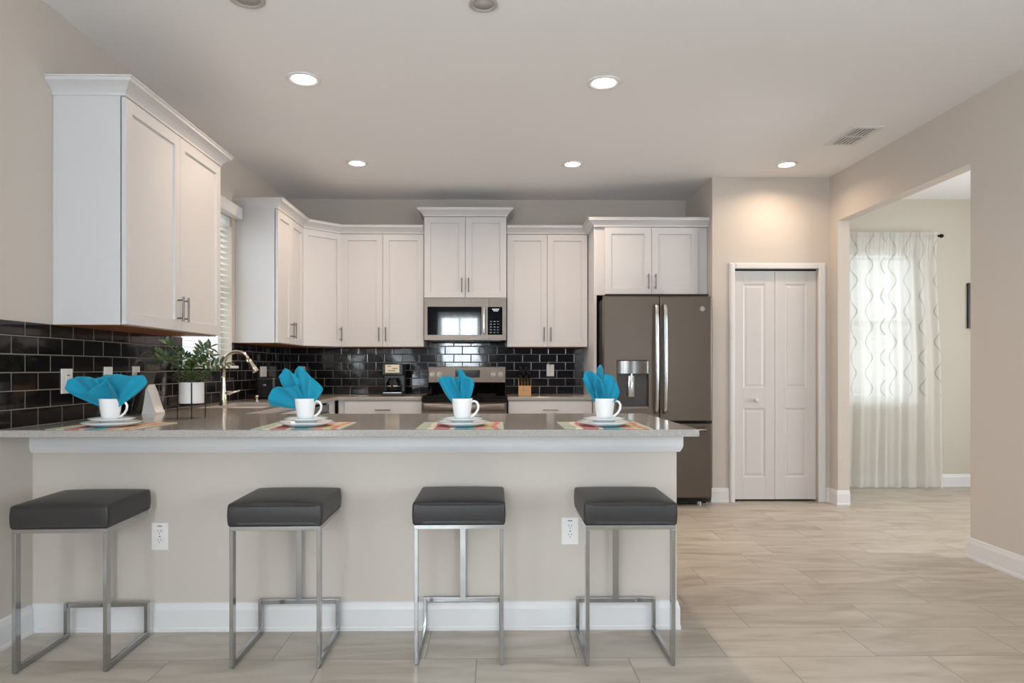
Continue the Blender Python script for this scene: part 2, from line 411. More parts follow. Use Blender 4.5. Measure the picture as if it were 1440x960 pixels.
BASE = [(0, 0), (0.016, 0), (0.016, 0.015), (0.013, 0.02), (0.013, 0.095), (0.009, 0.108), (0.006, 0.122), (0, 0.126)]
struct('baseboard_left', sweep(nb(), [(XL, 0.0), (XL, PY-0.017)], BASE), 'trim')
struct('baseboard_peninsula', sweep(nb(), [(XL, PY), (PXR, PY), (PXR, PY+0.75)], BASE), 'trim')
struct('baseboard_pantry_left', sweep(nb(), [(XP, YP+0.2), (XP, YP), (DX0-0.052, YP)], BASE), 'trim')
struct('baseboard_pantry_right', sweep(nb(), [(DX1+0.064, YP), (XR, YP), (XR, OY1), (XR+0.1, OY1)], BASE), 'trim')
struct('baseboard_right', sweep(nb(), [(XR+0.1, OY0), (XR, OY0), (XR, 0.0)], BASE), 'trim')
struct('baseboard_dining_back', sweep(nb(), [(XR+0.1, YD), (XD, YD), (XD, 2.0)], BASE), 'trim')

# stepped trim below the bar top
PROF = [(0, 0.795), (0.012, 0.795), (0.020, 0.810), (0.024, 0.822), (0.024, 0.882), (0, 0.882)]
struct('trim_1', sweep(nb(), [(XL, PY), (PXR, PY), (PXR, PY+0.75)], PROF), 'trim', 'white moulding under the bar top')
# pantry door casing
bm = nb()
cw = 0.048
for a, b_, z0, z1 in ((DX0-cw, DX0, 0, DZ+cw), (DX1, DX1+0.062, 0, DZ+cw), (DX0, DX1, DZ, DZ+cw)):
    box(bm, a, b_, YP-0.016, YP, z0, z1, 0.004)
    box(bm, a+0.01, b_-0.01 if b_-a < 0.1 else b_, YP-0.021, YP-0.015, z0, z1-0.008 if z0 == 0 else z1-0.01, 0.003)
struct('trim_2', bm, 'trim', 'white casing around the pantry door')

# bifold pantry door
d1 = thing('door_1', 'white bifold pantry door with four raised panels', None, ((DX0+DX1)/2, YP+0.03, 0.018), kind='structure')
def bifold_leaf(w, h):
    bm = nb(); box(bm, 0, w, 0.010, 0.034, 0, h)
    st = 0.085
    rz = [(0.0, 0.195), (0.80, 0.98), (h-0.115, h)]
    for a, b_ in ((0, st), (w-st, w)): box(bm, a, b_, 0, 0.012, 0, h, 0.002, 1)
    for a, b_ in rz: box(bm, st-0.001, w-st+0.001, 0.0003, 0.012, a, b_, 0.002, 1)
    for z0, z1 in ((0.195, 0.80), (0.98, h-0.115)):
        a, b_ = st, w-st
        ring = [(0.0, 0.001), (0.014, 0.0075), (0.034, 0.002)]
        prev = None
        for o, y in ring:
            vs = [bm.verts.new(p) for p in ((a+o, y, z0+o), (b_-o, y, z0+o), (b_-o, y, z1-o), (a+o, y, z1-o))]
            if prev:
                for k in range(4): bm.faces.new((prev[k], prev[(k+1) % 4], vs[(k+1) % 4], vs[k]))
            prev = vs
        bm.faces.new(prev)
    return bm
lw = (DX1-DX0)/2 - 0.004
for s in (0, 1):
    lf = link('door_panel', bifold_leaf(lw, 2.008), 'door', d1, recalc=True)
    lf.location = (-(DX1-DX0)/2+0.003 + s*(lw+0.002), 0, 0)
    if s == 0:
        lathe_b = lathe(nb(), [(0, 0), (0.008, 0), (0.008, 0.014), (0.018, 0.02), (0.020, 0.028), (0.014, 0.036), (0, 0.038)])
        k = link('knob', lathe_b, 'door', lf, smooth=True); k.location = (lw/2+0.008, 0.0, 0.872); k.rotation_euler = (PI/2, 0, 0)
tr = link('track', box(nb(), -(DX1-DX0)/2, (DX1-DX0)/2, 0.005, 0.035, 2.012, 2.023), 'dark', d1)

# ------------------------------------------------------------------ windows
def window_y(name, x_in, x_out, y0, y1, z0, z1, label, sgn=-1):
    """window in a wall of constant x (left wall: sgn=-1, outside is -x)"""
    root = thing(name, label, None, ((x_in+x_out)/2, (y0+y1)/2, z0), kind='structure')
    xm = x_out - sgn*0.04
    f = 0.045; zm = (z0+z1)/2
    bm = nb(); grid_slab(bm, [y0, y0+f, y1-f, y1], [z0, z0+f, zm-0.02, zm+0.02, z1-f, z1], lambda i, j: not (i == 1 and j in (1, 3)), xm-0.02, xm+0.02, 'x')
    link('window_frame', bm, 'trim', root, W=root)
    bm = nb(); box(bm, xm-0.003, xm+0.003, y0+f, y1-f, z0+f, z1-f); link('pane', bm, 'glass', root, W=root)
    return root
w1 = window_y('window_1', XL, XL-0.15, WY0, WY1, WZ0, WZ1, 'white framed kitchen window over the sink')
bm = nb(); box(bm, XL-0.11, XL+0.045, WY0-0.03, WY1+0.03, WZ0-0.022, WZ0, 0.005); link('window_sill', bm, 'trim', w1, W=w1)
w2 = thing('window_2', 'window behind the sheer curtains in the next room', None, ((QX0+QX1)/2, YD+0.1, QZ0), kind='structure')
bm = nb(); zm = (QZ0+QZ1)/2
grid_slab(bm, [QX0, QX0+0.05, QX1-0.05, QX1], [QZ0, QZ0+0.05, zm-0.02, zm+0.02, QZ1-0.05, QZ1], lambda i, j: not (i == 1 and j in (1, 3)), YD+0.08, YD+0.12, 'y')
link('window_frame', bm, 'trim', w2, W=w2)
link('pane', box(nb(), QX0+0.05, QX1-0.05, YD+0.097, YD+0.103, QZ0+0.05, QZ1-0.05), 'glass', w2, W=w2)
link('window_sill', box(nb(), QX0-0.02, QX1+0.02, YD-0.03, YD+0.08, QZ0-0.02, QZ0, 0.004), 'trim', w2, W=w2)
w3 = thing('window_3', 'tall window behind the camera', None, (-0.85, YR-0.08, 0.35), kind='structure')
bm = nb(); grid_slab(bm, [-1.35, -1.29, -0.87, -0.83, -0.41, -0.35], [1.14, 1.20, 2.41, 2.47], lambda i, j: not (i in (1, 3) and j == 1), YR-0.06, YR-0.02, 'y')
link('window_frame', bm, 'trim', w3, W=w3)
w4 = thing('fill_opening_left', 'wide opening added for fill light behind the camera on the left', None, (XL-0.08, -1.9, 0.12), kind='structure')  # invented out of view to let fill light in
bm = nb(); grid_slab(bm, [-3.6, -3.54, -1.93, -1.87, -0.26, -0.2], [0.12, 0.18, 2.34, 2.40], lambda i, j: not (i in (1, 3) and j == 1), XL-0.06, XL-0.02, 'x')
link('window_frame', bm, 'trim', w4, W=w4)
w5 = thing('fill_opening_right', 'wide opening added for fill light behind the camera on the right', None, (XR+0.05, -1.6, 0.12), kind='structure')  # invented out of view as the balancing light opening
bm = nb(); grid_slab(bm, [-3.2, -3.14, -1.63, -1.57, -0.06, 0.0], [0.12, 0.18, 2.34, 2.40], lambda i, j: not (i in (1, 3) and j == 1), XR+0.01, XR+0.05, 'x')
link('window_frame', bm, 'trim', w5, W=w5)

# blinds
def blind(name, label, axis, pos, a0, a1, z0, z1, tilt):
    root = thing(name, label, 'blind', (pos, (a0+a1)/2, z1) if axis == 'x' else ((a0+a1)/2, pos, z1))
    L = a1-a0; n = int((z1-z0-0.10)/0.044); bm = nb()
    for k in range(n):
        z = z1-0.10 - k*0.044
        q = nb(); box(q, -L/2, L/2, -0.024, 0.024, -0.0015, 0.0015)
        R = Matrix.Rotation(tilt, 4, 'X')
        if axis == 'x': R = Matrix.Rotation(PI/2, 4, 'Z') @ R
        bmesh.ops.transform(q, matrix=Matrix.Translation((0, 0, z-z1)) @ R, verts=q.verts)
        t = bpy.data.meshes.new('t'); q.to_mesh(t); q.free(); bm.from_mesh(t); bpy.data.meshes.remove(t)
    link('slats', bm, 'blind', root)
    bm = nb()
    if axis == 'x': box(bm, -0.025, 0.025, -L/2, L/2, -0.07, 0, 0.004)
    else: box(bm, -L/2, L/2, -0.025, 0.025, -0.07, 0, 0.004)
    link('valance', bm, 'blind', root)
    bm = nb()
    if axis == 'x': box(bm, -0.024, 0.024, -L/2, L/2, z0-z1, z0-z1+0.014, 0.003)
    else: box(bm, -L/2, L/2, -0.024, 0.024, z0-z1, z0-z1+0.014, 0.003)
    link('bottom_rail', bm, 'blind', root)
    for s in (-0.35, 0, 0.35):
        bm = nb(); p = (0.0, s*L) if axis == 'x' else (s*L, 0.0)
        cyl(bm, (p[0], p[1], z0-z1), (p[0], p[1], -0.02), 0.0012, n=6); link('cord', bm, 'blind', root)
    return root
blind('window_blind', 'white horizontal slat blind in the kitchen window over the sink', 'x', XL-0.035, WY0+0.01, WY1-0.01, WZ0+0.004, WZ1-0.002, 0.03)
blind('window_blind', 'white horizontal slat blind behind the sheer curtains', 'y', YD+0.04, QX0+0.01, QX1-0.01, QZ0+0.004, QZ1-0.002, 0.9)

hv = thing('valance_box', 'white boxed valance over the top of the kitchen window', 'valance', (XL, 4.93, 2.34))
link('board', box(nb(), XL+0.0005, XL+0.065, WY0-0.04, WY1+0.05, 2.341, 2.43, 0.004), 'trim', hv, W=hv)
# sheer curtains
def curtain(name, label, x0t, x1t, x0b, x1b, y, z0, z1, waves, amp, m, seed, cat='curtain', group=None):
    rnd = random.Random(seed); ph = [rnd.uniform(0, 6.28) for _ in range(4)]
    root = thing(name, label, cat, ((x0t+x1t)/2, y, 0), group=group)
    bm = nb(); nu, nv = 150, 46; uvl = bm.loops.layers.uv.new('UVMap'); rows = []
    for j in range(nv+1):
        v = j/nv; z = z0 + (z1-z0)*v; row = []
        for i in range(nu+1):
            u = i/nu
            x = (x0b+(x1b-x0b)*u)*(1-v) + (x0t+(x1t-x0t)*u)*v
            uu = u + 0.02*math.sin(2.2*v*PI+ph[0])
            f = math.sin(2*PI*waves*uu+ph[1]) + 0.5*math.sin(2*PI*waves*1.7*uu+ph[2]+v) + (0.35*math.sin(2*PI*waves*4*uu+ph[3]) if v > 0.9 else 0)
            a = amp*(0.55+0.6*(1-v)); dy = -0.028*max(0, (v-0.9)/0.1)
            row.append((bm.verts.new((x, y + a*f*(0.5 if v > 0.95 else 1) + dy, z)), u*(x1b-x0b)*1.1, z))
        rows.append(row)
    for j in range(nv):
        for i in range(nu):
            q = (rows[j][i], rows[j][i+1], rows[j+1][i+1], rows[j+1][i])
            fc = bm.faces.new([p[0] for p in q])
            for lp, p in zip(fc.loops, q): lp[uvl].uv = (p[1], p[2])
    link('fabric', bm, m, root, W=root, smooth=True)
    return root
CY = 6.60
curtain('sheer_curtain', 'sheer white curtain with wavy lines, left panel beside the opening edge', 3.12, 3.80, 3.12, 3.82, CY, 0.012, 2.49, 5, 0.020, 'sheer', 3, group='sheer curtains in the next room')
curtain('sheer_curtain', 'sheer white curtain with wavy lines, right panel next to the bare wall and rod end', 3.800, 4.31, 3.822, 4.38, CY, 0.008, 2.49, 4, 0.020, 'sheer', 8, group='sheer curtains in the next room')
rd = thing('curtain_rod', 'black curtain rod with small round finial above the sheer curtains', 'curtain rod', (3.75, CY, 2.462))
link('rod', cyl(nb(), (3.1, CY, 2.462), (4.33, CY, 2.462), 0.009), 'blackmetal', rd, W=rd)
bm = nb(); lathe(bm, [(0, 0), (0.012, 0), (0.008, 0.012), (0.017, 0.02), (0.020, 0.034), (0.012, 0.05), (0, 0.054)])
fi = link('finial', bm, 'blackmetal', rd, smooth=True); fi.location = (4.33-3.75, 0, 0); fi.rotation_euler = (0, PI/2, 0)
bm = nb(); cyl(bm, (4.30, CY, 2.462), (4.30, YD, 2.462), 0.007); cyl(bm, (4.30, YD-0.008, 2.462), (4.30, YD-0.0005, 2.462), 0.025)
link('bracket', bm, 'blackmetal', rd, W=rd)
# rear curtain, seen only as a reflection in the microwave and the tiles
curtain('sheer_curtain', 'plain white sheer curtain over the tall window behind the camera', -1.38, -0.32, -1.38, -0.32, YR+0.08, 0.02, 2.55, 9, 0.025, 'sheer_plain', 5)

pf = thing('picture_frame', 'black picture frame edge on the wall past the sheer curtains', 'picture', (4.9, YD, 1.79))
bm = nb(); grid_slab(bm, [4.675, 4.70, 5.10, 5.125], [1.565, 1.59, 1.985, 2.01], lambda i, j: not (i == 1 and j == 1), YD-0.026, YD-0.001, 'y')
link('frame', bm, 'black', pf, W=pf)
link('print', box(nb(), 4.70, 5.10, YD-0.012, YD-0.002, 1.59, 1.985), 'cream', pf, W=pf)

# ------------------------------------------------------------------ backsplash
bm = nb(); grid_slab(bm, [-2.05+0.009, -0.66, 0.13, 0.885], [CT+0.0005, 1.371, 1.43], lambda i, j: j == 0 or i == 1, YB-0.008, YB-0.0003, 'y')
tag(link('backsplash', bm, 'tile_x'), 'glossy black subway tile backsplash behind the range and coffee maker', 'backsplash')
bm = nb(); grid_slab(bm, [2.834, WY0, WY1, YB-0.0085], [CT+0.0005, WZ0-0.0225, 1.371], lambda i, j: not (i == 1 and j == 1), XL+0.0003, XL+0.008, 'x')
tag(link('backsplash', bm, 'tile_y'), 'glossy black subway tile backsplash along the left wall under the cabinets', 'backsplash')

# ------------------------------------------------------------------ cabinets
def shaker(w, h, t=0.02, fr=0.058):
    bm = nb(); ob = [(0, 0), (w, 0), (w, h), (0, h)]
    def ring(ins, y): return [bm.verts.new((min(max(x, ins), w-ins), y, min(max(z, ins), h-ins))) for x, z in ob]
    R = [ring(0, t), ring(0, 0.0015), ring(0.0015, 0), ring(fr, 0), ring(fr+0.003, 0.011)]
    for A, B in zip(R, R[1:]):
        for k in range(4): bm.faces.new((A[k], A[(k+1) % 4], B[(k+1) % 4], B[k]))
    bm.faces.new(R[0][::-1]); bm.faces.new(R[-1])
    bmesh.ops.recalc_face_normals(bm, faces=bm.faces)
    return bm
def slabfront(w, h, t=0.02):
    bm = nb(); box(bm, 0, w, 0, t, 0, h, 0.002); return bm
def pull(parent, x, z, vertical=True, L=0.135):
    bm = nb(); r = 0.0055; y = -0.032
    if vertical:
        cyl(bm, (x, y, z-L/2), (x, y, z+L/2), r, n=12)
        for s in (-0.36, 0.36): cyl(bm, (x, y, z+s*L), (x, 0.0, z+s*L), 0.0045, n=10)
    else:
        cyl(bm, (x-L/2, y, z), (x+L/2, y, z), r, n=12)
        for s in (-0.36, 0.36): cyl(bm, (x+s*L, y, z), (x+s*L, 0.0, z), 0.0045, n=10)
    h = link('handle', bm, 'nickel', parent, smooth='auto'); return h
CROWN = [(0, 0), (0.006, 0), (0.008, 0.012), (0.016, 0.022), (0.028, 0.034), (0.044, 0.046), (0.054, 0.052), (0.056, 0.066), (0.062, 0.068), (0.062, 0.074), (0, 0.074)]
def wall_cab(label, loc, rot, w, h, d, nd=2, crown='lr', single_handle='r', fl=0.0, frr=0.0, cro=1.0):
    root = thing('wall_cabinet', label, 'cabinet', loc, rot)
    bm = nb(); box(bm, 0, w, 0, d, 0, h, 0.001, 1); link('body', bm, 'cab', root)
    bm = nb(); box(bm, 0.004, w-0.004, 0.004, d-0.004, -0.003, 0.0); link('bottom_panel', bm, 'wood', root)
    aw = w-fl-frr; g = 0.003; dw = (aw-g*(nd+1))/nd
    for k in range(nd):
        x0 = fl + g + k*(dw+g)
        dr = link('door', shaker(dw, h-0.008), 'cab', root); dr.location = (x0, -0.026, 0.002)
        hx = dw-0.03 if (k == 0 and (nd == 2 or single_handle == 'r')) else 0.03
        pull(dr, hx, 0.115)
    path = []
    prof = [(o*cro, z+h-0.001) for o, z in CROWN]
    if 'l' in crown: path.append((0, d))
    path += [(0, -0.021), (w, -0.021)]
    if 'r' in crown: path.append((w, d))
    link('crown_moulding', sweep(nb(), path, prof), 'cab', root)
    return root
UB, UH = 1.372, 1.064
# near left cabinet (faces +x)
wall_cab('white two-door wall cabinet on the left wall, nearest, above the light switches', (XL+0.311, 3.197, UB), PI/2, 1.105, UH, 0.31, 2, 'lr')
wall_cab('white narrow two-door wall cabinet on the left wall, past the window', (XL+0.311, 5.43, UB), PI/2, 0.728, UH, 0.31, 2, 'l')
wall_cab('white two-door wall cabinet above the coffee maker', (-1.437, YB-0.311, UB), 0, 0.775, UH, 0.31, 2, '')
wall_cab('tall-crowned white two-door cabinet above the microwave', (-0.658, YB-0.35, 1.828), 0, 0.774, 0.765, 0.349, 2, 'lr')
wall_cab('white two-door wall cabinet above the knife block', (0.12, YB-0.311, UB), 0, 0.762, UH, 0.31, 2, '')
# diagonal corner cabinet
cc = thing('corner_wall_cabinet', 'white single-door diagonal wall cabinet in the back left corner', 'cabinet', (XL+0.001, YB-0.001, UB))
A = Vector((XL+0.311, YB-0.611+0.001)); B = Vector((XL+0.611, YB-0.311))
bm = nb()
poly = [(XL+0.001, YB-0.001), (XL+0.001, A.y), (A.x, A.y), (B.x, B.y), (B.x, YB-0.001)]
vs0 = [bm.verts.new((x, y, UB)) for x, y in poly]; vs1 = [bm.verts.new((x, y, UB+UH)) for x, y in poly]
bm.faces.new(vs0[::-1]); bm.faces.new(vs1)
for k in range(5): bm.faces.new((vs0[k], vs0[(k+1) % 5], vs1[(k+1) % 5], vs1[k]))
link('body', bm, 'cab', cc, W=cc, recalc=True)
dl = (B-A).length - 0.008
dr = link('door', shaker(dl, UH-0.008), 'cab', cc)
dirv = (B-A).normalized(); nrmv = Vector((dirv.y, -dirv.x))
p = A + dirv*0.004 + nrmv*0.022
dr.location = (p.x-cc.location.x, p.y-cc.location.y, 0.002); dr.rotation_euler = (0, 0, math.atan2(dirv.y, dirv.x))
pull(dr, dl-0.03, 0.115)
link('crown_moulding', sweep(nb(), [(A.x+0.021, A.y), (A.x+0.021, A.y+0.006), (B.x-0.006, B.y-0.021), (B.x, B.y-0.021)], [(o, z+UB+UH-0.001) for o, z in CROWN]), 'cab', cc, W=cc)
link('bottom_panel', box(nb(), XL+0.01, XL+0.30, YB-0.60, YB-0.01, UB-0.003, UB), 'wood', cc, W=cc)
# over-fridge cabinet with full height side panel
fc = wall_cab('white two-door cabinet above the refrigerator with side panel to the floor', (0.888, 6.07, 1.822), 0, 1.014, 0.605, 0.698, 2, 'l', fl=0.09, frr=0.085)
fc.children[0].name = 'body'
link('side_panel', box(nb(), 0.0, 0.024, 0.0, 0.698, -1.822, -0.001, 0.001, 1), 'cab', fc)

# base cabinets
def base_cab(name, label, loc, rot, w, d, fronts, toe=True, h=0.884):
    """fronts: list of (kind, x0, x1, z0, z1)"""
    root = thing(name, label, 'cabinet', loc, rot)
    link('body', box(nb(), 0, w, 0, d, 0.10, h, 0.001, 1), 'cab', root)
    link('toe_kick', box(nb(), 0, w, 0.07, d, 0.0, 0.10), 'cab', root)
    for kind, x0, x1, z0, z1 in fronts:
        if kind == 'drawer':
            o = link('drawer', slabfront(x1-x0, z1-z0), 'cab', root); o.location = (x0, -0.022, z0)
            pull(o, (x1-x0)/2, (z1-z0)/2, False, 0.14)
        else:
            o = link('door', shaker(x1-x0, z1-z0), 'cab', root); o.location = (x0, -0.022, z0)
            pull(o, (x1-x0)-0.03 if kind == 'doorr' else 0.03, z1-z0-0.11)
    return root
def std(w, x=0.003):
    m = (w+x)/2
    return [('drawer', x, w-0.003, 0.725, 0.872), ('doorr', x, m-0.0015, 0.105, 0.715), ('doorl', m+0.0015, w-0.003, 0.105, 0.715)]
base_cab('base_cabinet', 'white base cabinet with drawer below the coffee maker', (-1.40, 6.155, 0), 0, 0.752, 0.612, std(0.752, 0.06))
base_cab('base_cabinet', 'white base cabinet with drawer below the knife block', (0.125, 6.155, 0), 0, 0.758, 0.612, std(0.758))
# left run (faces +x): sink base, dishwasher, filler
base_cab('base_cabinet', 'white sink base cabinet along the left wall under the faucet', (-1.43, 4.25, 0), PI/2, 1.0, 0.615, [('doorr', 0.003, 0.498, 0.105, 0.872), ('doorl', 0.502, 0.997, 0.105, 0.872)])
base_cab('base_cabinet', 'white corner base cabinet between dishwasher and back wall', (-1.43, 5.875, 0), PI/2, 0.27, 0.615, [])
dw = thing('dishwasher', 'slate steel dishwasher front under the left counter run', 'dishwasher', (-1.43, 5.255, 0), PI/2)
link('body', box(nb(), 0.0, 0.61, 0.01, 0.6, 0.02, 0.87), 'dark', dw)
link('door', box(nb(), 0.004, 0.606, -0.022, 0.008, 0.11, 0.80, 0.006), 'slate', dw)
link('control_panel', box(nb(), 0.004, 0.606, -0.018, 0.008, 0.803, 0.866, 0.004), 'glassblk', dw)
bm = nb(); cyl(bm, (0.05, -0.055, 0.76), (0.56, -0.055, 0.76), 0.011); cyl(bm, (0.08, -0.055, 0.76), (0.08, -0.02, 0.76), 0.008); cyl(bm, (0.53, -0.055, 0.76), (0.53, -0.02, 0.76), 0.008)
link('handle', bm, 'slate_lt', dw, smooth='auto')
# peninsula base cabinets face the kitchen (+y)
base_cab('base_cabinet', 'white base cabinets on the kitchen side of the peninsula', (PXR-0.005, 3.80, 0), PI, PXR-0.005+1.40, 0.62, [('doorl', 0.01, 0.5, 0.105, 0.87), ('doorr', 0.51, 1.0, 0.105, 0.87), ('doorl', 1.01, 1.5, 0.105, 0.87), ('doorr', 1.51, 2.0, 0.105, 0.87)])

# countertops
SX0, SX1, SY0, SY1 = -1.93, -1.50, 4.42, 5.14
xs = [XL+0.001, SX0, SX1, -1.40, -0.652, 0.855]; ys = [2.832, 3.857, SY0, SY1, 6.126, YB-0.001]
def inc(i, j):
    if j == 0: return True
    if i <= 2: return not (i == 1 and j == 2)
    if j == 4: return i == 3
    return False
bm = grid_slab(nb(), xs, ys, inc, CT-0.030, CT, 'z')
tag(link('countertop', bm, 'quartz', bev=0.003), 'U-shaped taupe grey quartz countertop with the breakfast bar', 'countertop')
bm = box(nb(), 0.118, 0.886, 6.126, YB-0.001, CT-0.030, CT, 0.003)
tag(link('countertop', bm, 'quartz'), 'short taupe quartz countertop between range and refrigerator', 'countertop')

# sink
sk = thing('kitchen_sink', 'undermount stainless sink below the kitchen window', 'sink', ((SX0+SX1)/2, (SY0+SY1)/2, CT-0.03))
bm = nb(); t = 0.004; z0 = CT-0.23; z1 = CT-0.031
grid_slab(bm, [SX0-0.01, SX0, SX1, SX1+0.01], [SY0-0.01, SY0, SY1, SY1+0.01], lambda i, j: not (i == 1 and j == 1), z0, z1, 'z')
box(bm, SX0-0.01, SX1+0.01, SY0-0.01, SY1+0.01, z0-0.004, z0)
link('basin', bm, 'steel', sk, W=sk)
link('drain', cyl(nb(), ((SX0+SX1)/2, (SY0+SY1)/2, z0), ((SX0+SX1)/2, (SY0+SY1)/2, z0+0.004), 0.04), 'nickel', sk, W=sk)

# faucet
fx, fy = -1.845, 4.68
fo = (fx+0.02, fy)
fa = thing('kitchen_faucet', 'tall nickel gooseneck faucet standing by the window sill', 'faucet', (fx, fy, CT))
zt = 1.297-CT-0.015; R = 0.088
link('body', lathe(nb(), [(0, 0), (0.030, 0), (0.030, 0.005), (0.026, 0.012), (0.024, 0.06), (0.017, 0.12), (0.013, 0.19), (0.0125, 0.2), (0, 0.2)]), 'faucet', fa, smooth=True)
pts = [(0, 0, 0.19), (0, 0, zt-R)]
for k in range(1, 13):
    a = PI - k*(PI*0.86)/12; pts.append((R+R*math.cos(a), 0, zt-R+R*math.sin(a)))
link('spout', tube(nb(), pts, 0.0125, 14), 'faucet', fa, smooth=True)
e = Vector(pts[-1]); dd = (e-Vector(pts[-2])).normalized()
bm = tube(nb(), [e, e+dd*0.025, e+dd*0.06, e+dd*0.095, e+dd*0.10], [0.0145, 0.016, 0.019, 0.022, 0.019], 16)
link('spray_head', bm, 'faucet', fa, smooth=True)
bm = tube(nb(), [(0.0, -0.0, 0.085), (0.045, -0.0, 0.088), (0.055, -0.0, 0.089), (0.11, -0.0, 0.105)], [0.014, 0.014, 0.007, 0.0055], 12)
link('lever', bm, 'faucet', fa, smooth=True)
sd = tag(link('soap_dispenser', lathe(nb(), [(0, 0), (0.018, 0), (0.018, 0.006), (0.010, 0.01), (0.010, 0.035), (0.014, 0.038), (0.014, 0.05), (0, 0.053)], -1.80, 5.2, CT), 'faucet', smooth=True), 'short nickel sink cap between faucet and second napkin', 'dispenser')

# ------------------------------------------------------------------ range
rx = -0.265
rg = thing('range', 'slate electric range with black glass cooktop and back panel', 'range', (rx, 6.13, 0))
def RB(name, m, *a, bev=0.003, par=None):
    return link(name, box(nb(), *a, bev), m, par or rg, W=rg)
RB('body', 'slate', rx-0.376, rx+0.376, 6.115, 6.74, 0.02, 0.905)
RB('cooktop', 'glassblk', rx-0.376, rx+0.376, 6.062, 6.68, 0.905, 0.925)
RB('front_panel', 'glassblk', rx-0.378, rx+0.378, 6.062, 6.115, 0.868, 0.904)
od = RB('oven_door', 'slate', rx-0.376, rx+0.376, 6.055, 6.113, 0.21, 0.862, bev=0.006)
link('oven_window', box(nb(), rx-0.28, rx+0.28, 6.052, 6.056, 0.36, 0.68), 'glassblk', od, W=rg)
bm = nb(); box(bm, rx-0.365, rx+0.365, 5.985, 6.025, 0.795, 0.862, 0.018, 4)
for s in (-0.34, 0.34): box(bm, rx+s-0.015, rx+s+0.015, 6.02, 6.056, 0.80, 0.85, 0.004)
link('handle', bm, 'slate_lt', od, W=rg, smooth='auto')
RB('storage_drawer', 'slate', rx-0.376, rx+0.376, 6.06, 6.113, 0.06, 0.20, bev=0.006)
bm = nb()   # sloped glossy lower back panel
x0, x1 = rx-0.376, rx+0.376
V = [bm.verts.new(p) for p in ((x0, 6.58, 0.926), (x1, 6.58, 0.926), (x1, 6.655, 1.03), (x0, 6.655, 1.03), (x0, 6.74, 0.926), (x1, 6.74, 0.926), (x1, 6.74, 1.03), (x0, 6.74, 1.03))]
for f in ((0, 1, 2, 3), (4, 7, 6, 5), (0, 3, 7, 4), (1, 5, 6, 2), (3, 2, 6, 7), (0, 4, 5, 1)): bm.faces.new([V[k] for k in f])
link('lower_back_panel', bm, 'glassblk', rg, W=rg, recalc=True)
bg = RB('control_panel', 'backguard', rx-0.378, rx+0.378, 6.648, 6.745, 1.03, 1.188, bev=0.006)
link('display', box(nb(), rx-0.115, rx+0.125, 6.644, 6.649, 1.08, 1.155, 0.001), 'glassblk', bg, W=rg)
for kx in (-0.335, -0.265, 0.255, 0.325):
    bm = nb(); cyl(bm, (rx+kx, 6.648, 1.112), (rx+kx, 6.638, 1.112), 0.026, n=24); cyl(bm, (rx+kx, 6.64, 1.112), (rx+kx, 6.612, 1.112), 0.021, 0.017, n=24)
    box(bm, rx+kx-0.004, rx+kx+0.004, 6.606, 6.614, 1.095, 1.129, 0.001)
    link('knob', bm, 'knobmetal', bg, W=rg, smooth='auto')
for bx, by, br_ in ((-0.19, 6.25, 0.10), (0.19, 6.25, 0.085), (-0.19, 6.50, 0.07), (0.19, 6.50, 0.09)):
    bm = nb(); lathe(bm, [(br_, 0), (br_, 0.0006), (br_-0.003, 0.0006), (br_-0.003, 0)], rx+bx, by, 0.925)
    link('burner_ring', bm, 'ventgap', rg, W=rg)

# microwave
mx0, mx1, mz0, mz1, my = -0.654, 0.112, 1.432, 1.826, 6.372
mw = thing('microwave', 'slate over-the-range microwave with black glass door', 'microwave', ((mx0+mx1)/2, YB-0.2, mz0))
link('body', box(nb(), mx0, mx1, my+0.03, YB-0.01, mz0, mz1-0.001, 0.002), 'dark', mw, W=mw)
xd = mx0+0.605
bm = nb(); grid_slab(bm, [mx0, mx0+0.032, mx0+0.535, xd], [mz0, mz0+0.05, mz1-0.083, mz1-0.001], lambda i, j: not (i == 1 and j == 1), my, my+0.03, 'y')
mdoor = link('door', bm, 'slate_lt', mw, W=mw, bev=0.002)
link('door_glass', box(nb(), mx0+0.032, mx0+0.535, my+0.004, my+0.02, mz0+0.05, mz1-0.083), 'glassblk', mdoor, W=mw)
bm = nb(); box(bm, mx0+0.548, mx0+0.572, my-0.035, my-0.018, mz0+0.055, mz1-0.09, 0.007, 3)
for z in (mz0+0.08, mz1-0.115): box(bm, mx0+0.553, mx0+0.567, my-0.02, my, z-0.01, z+0.01)
link('handle', bm, 'steel', mdoor, W=mw, smooth='auto')
bm = nb(); grid_slab(bm, [xd+0.001, xd+0.003, mx1-0.038, mx1], [mz0, mz0+0.05, mz1-0.083, mz1-0.001], lambda i, j: not (i == 1 and j == 1), my, my+0.03, 'y')
mp_ = link('control_frame', bm, 'slate_lt', mw, W=mw)
cp = link('control_panel', box(nb(), xd-0.012, mx1-0.036, my-0.002, my+0.02, mz0+0.05, mz1-0.083), 'glassblk', mw, W=mw)
bm = nb()
for r_ in range(5):
    for c_ in range(3): box(bm, xd+0.012+c_*0.032, xd+0.026+c_*0.032, my-0.0035, my-0.001, mz0+0.07+r_*0.026, mz0+0.0725+r_*0.026)
box(bm, xd+0.03, xd+0.095, my-0.0035, my-0.001, mz1-0.108, mz1-0.102); box(bm, xd+0.04, xd+0.085, my-0.0035, my-0.001, mz1-0.122, mz1-0.118)
link('button_marks', bm, 'steel', cp, W=mw)
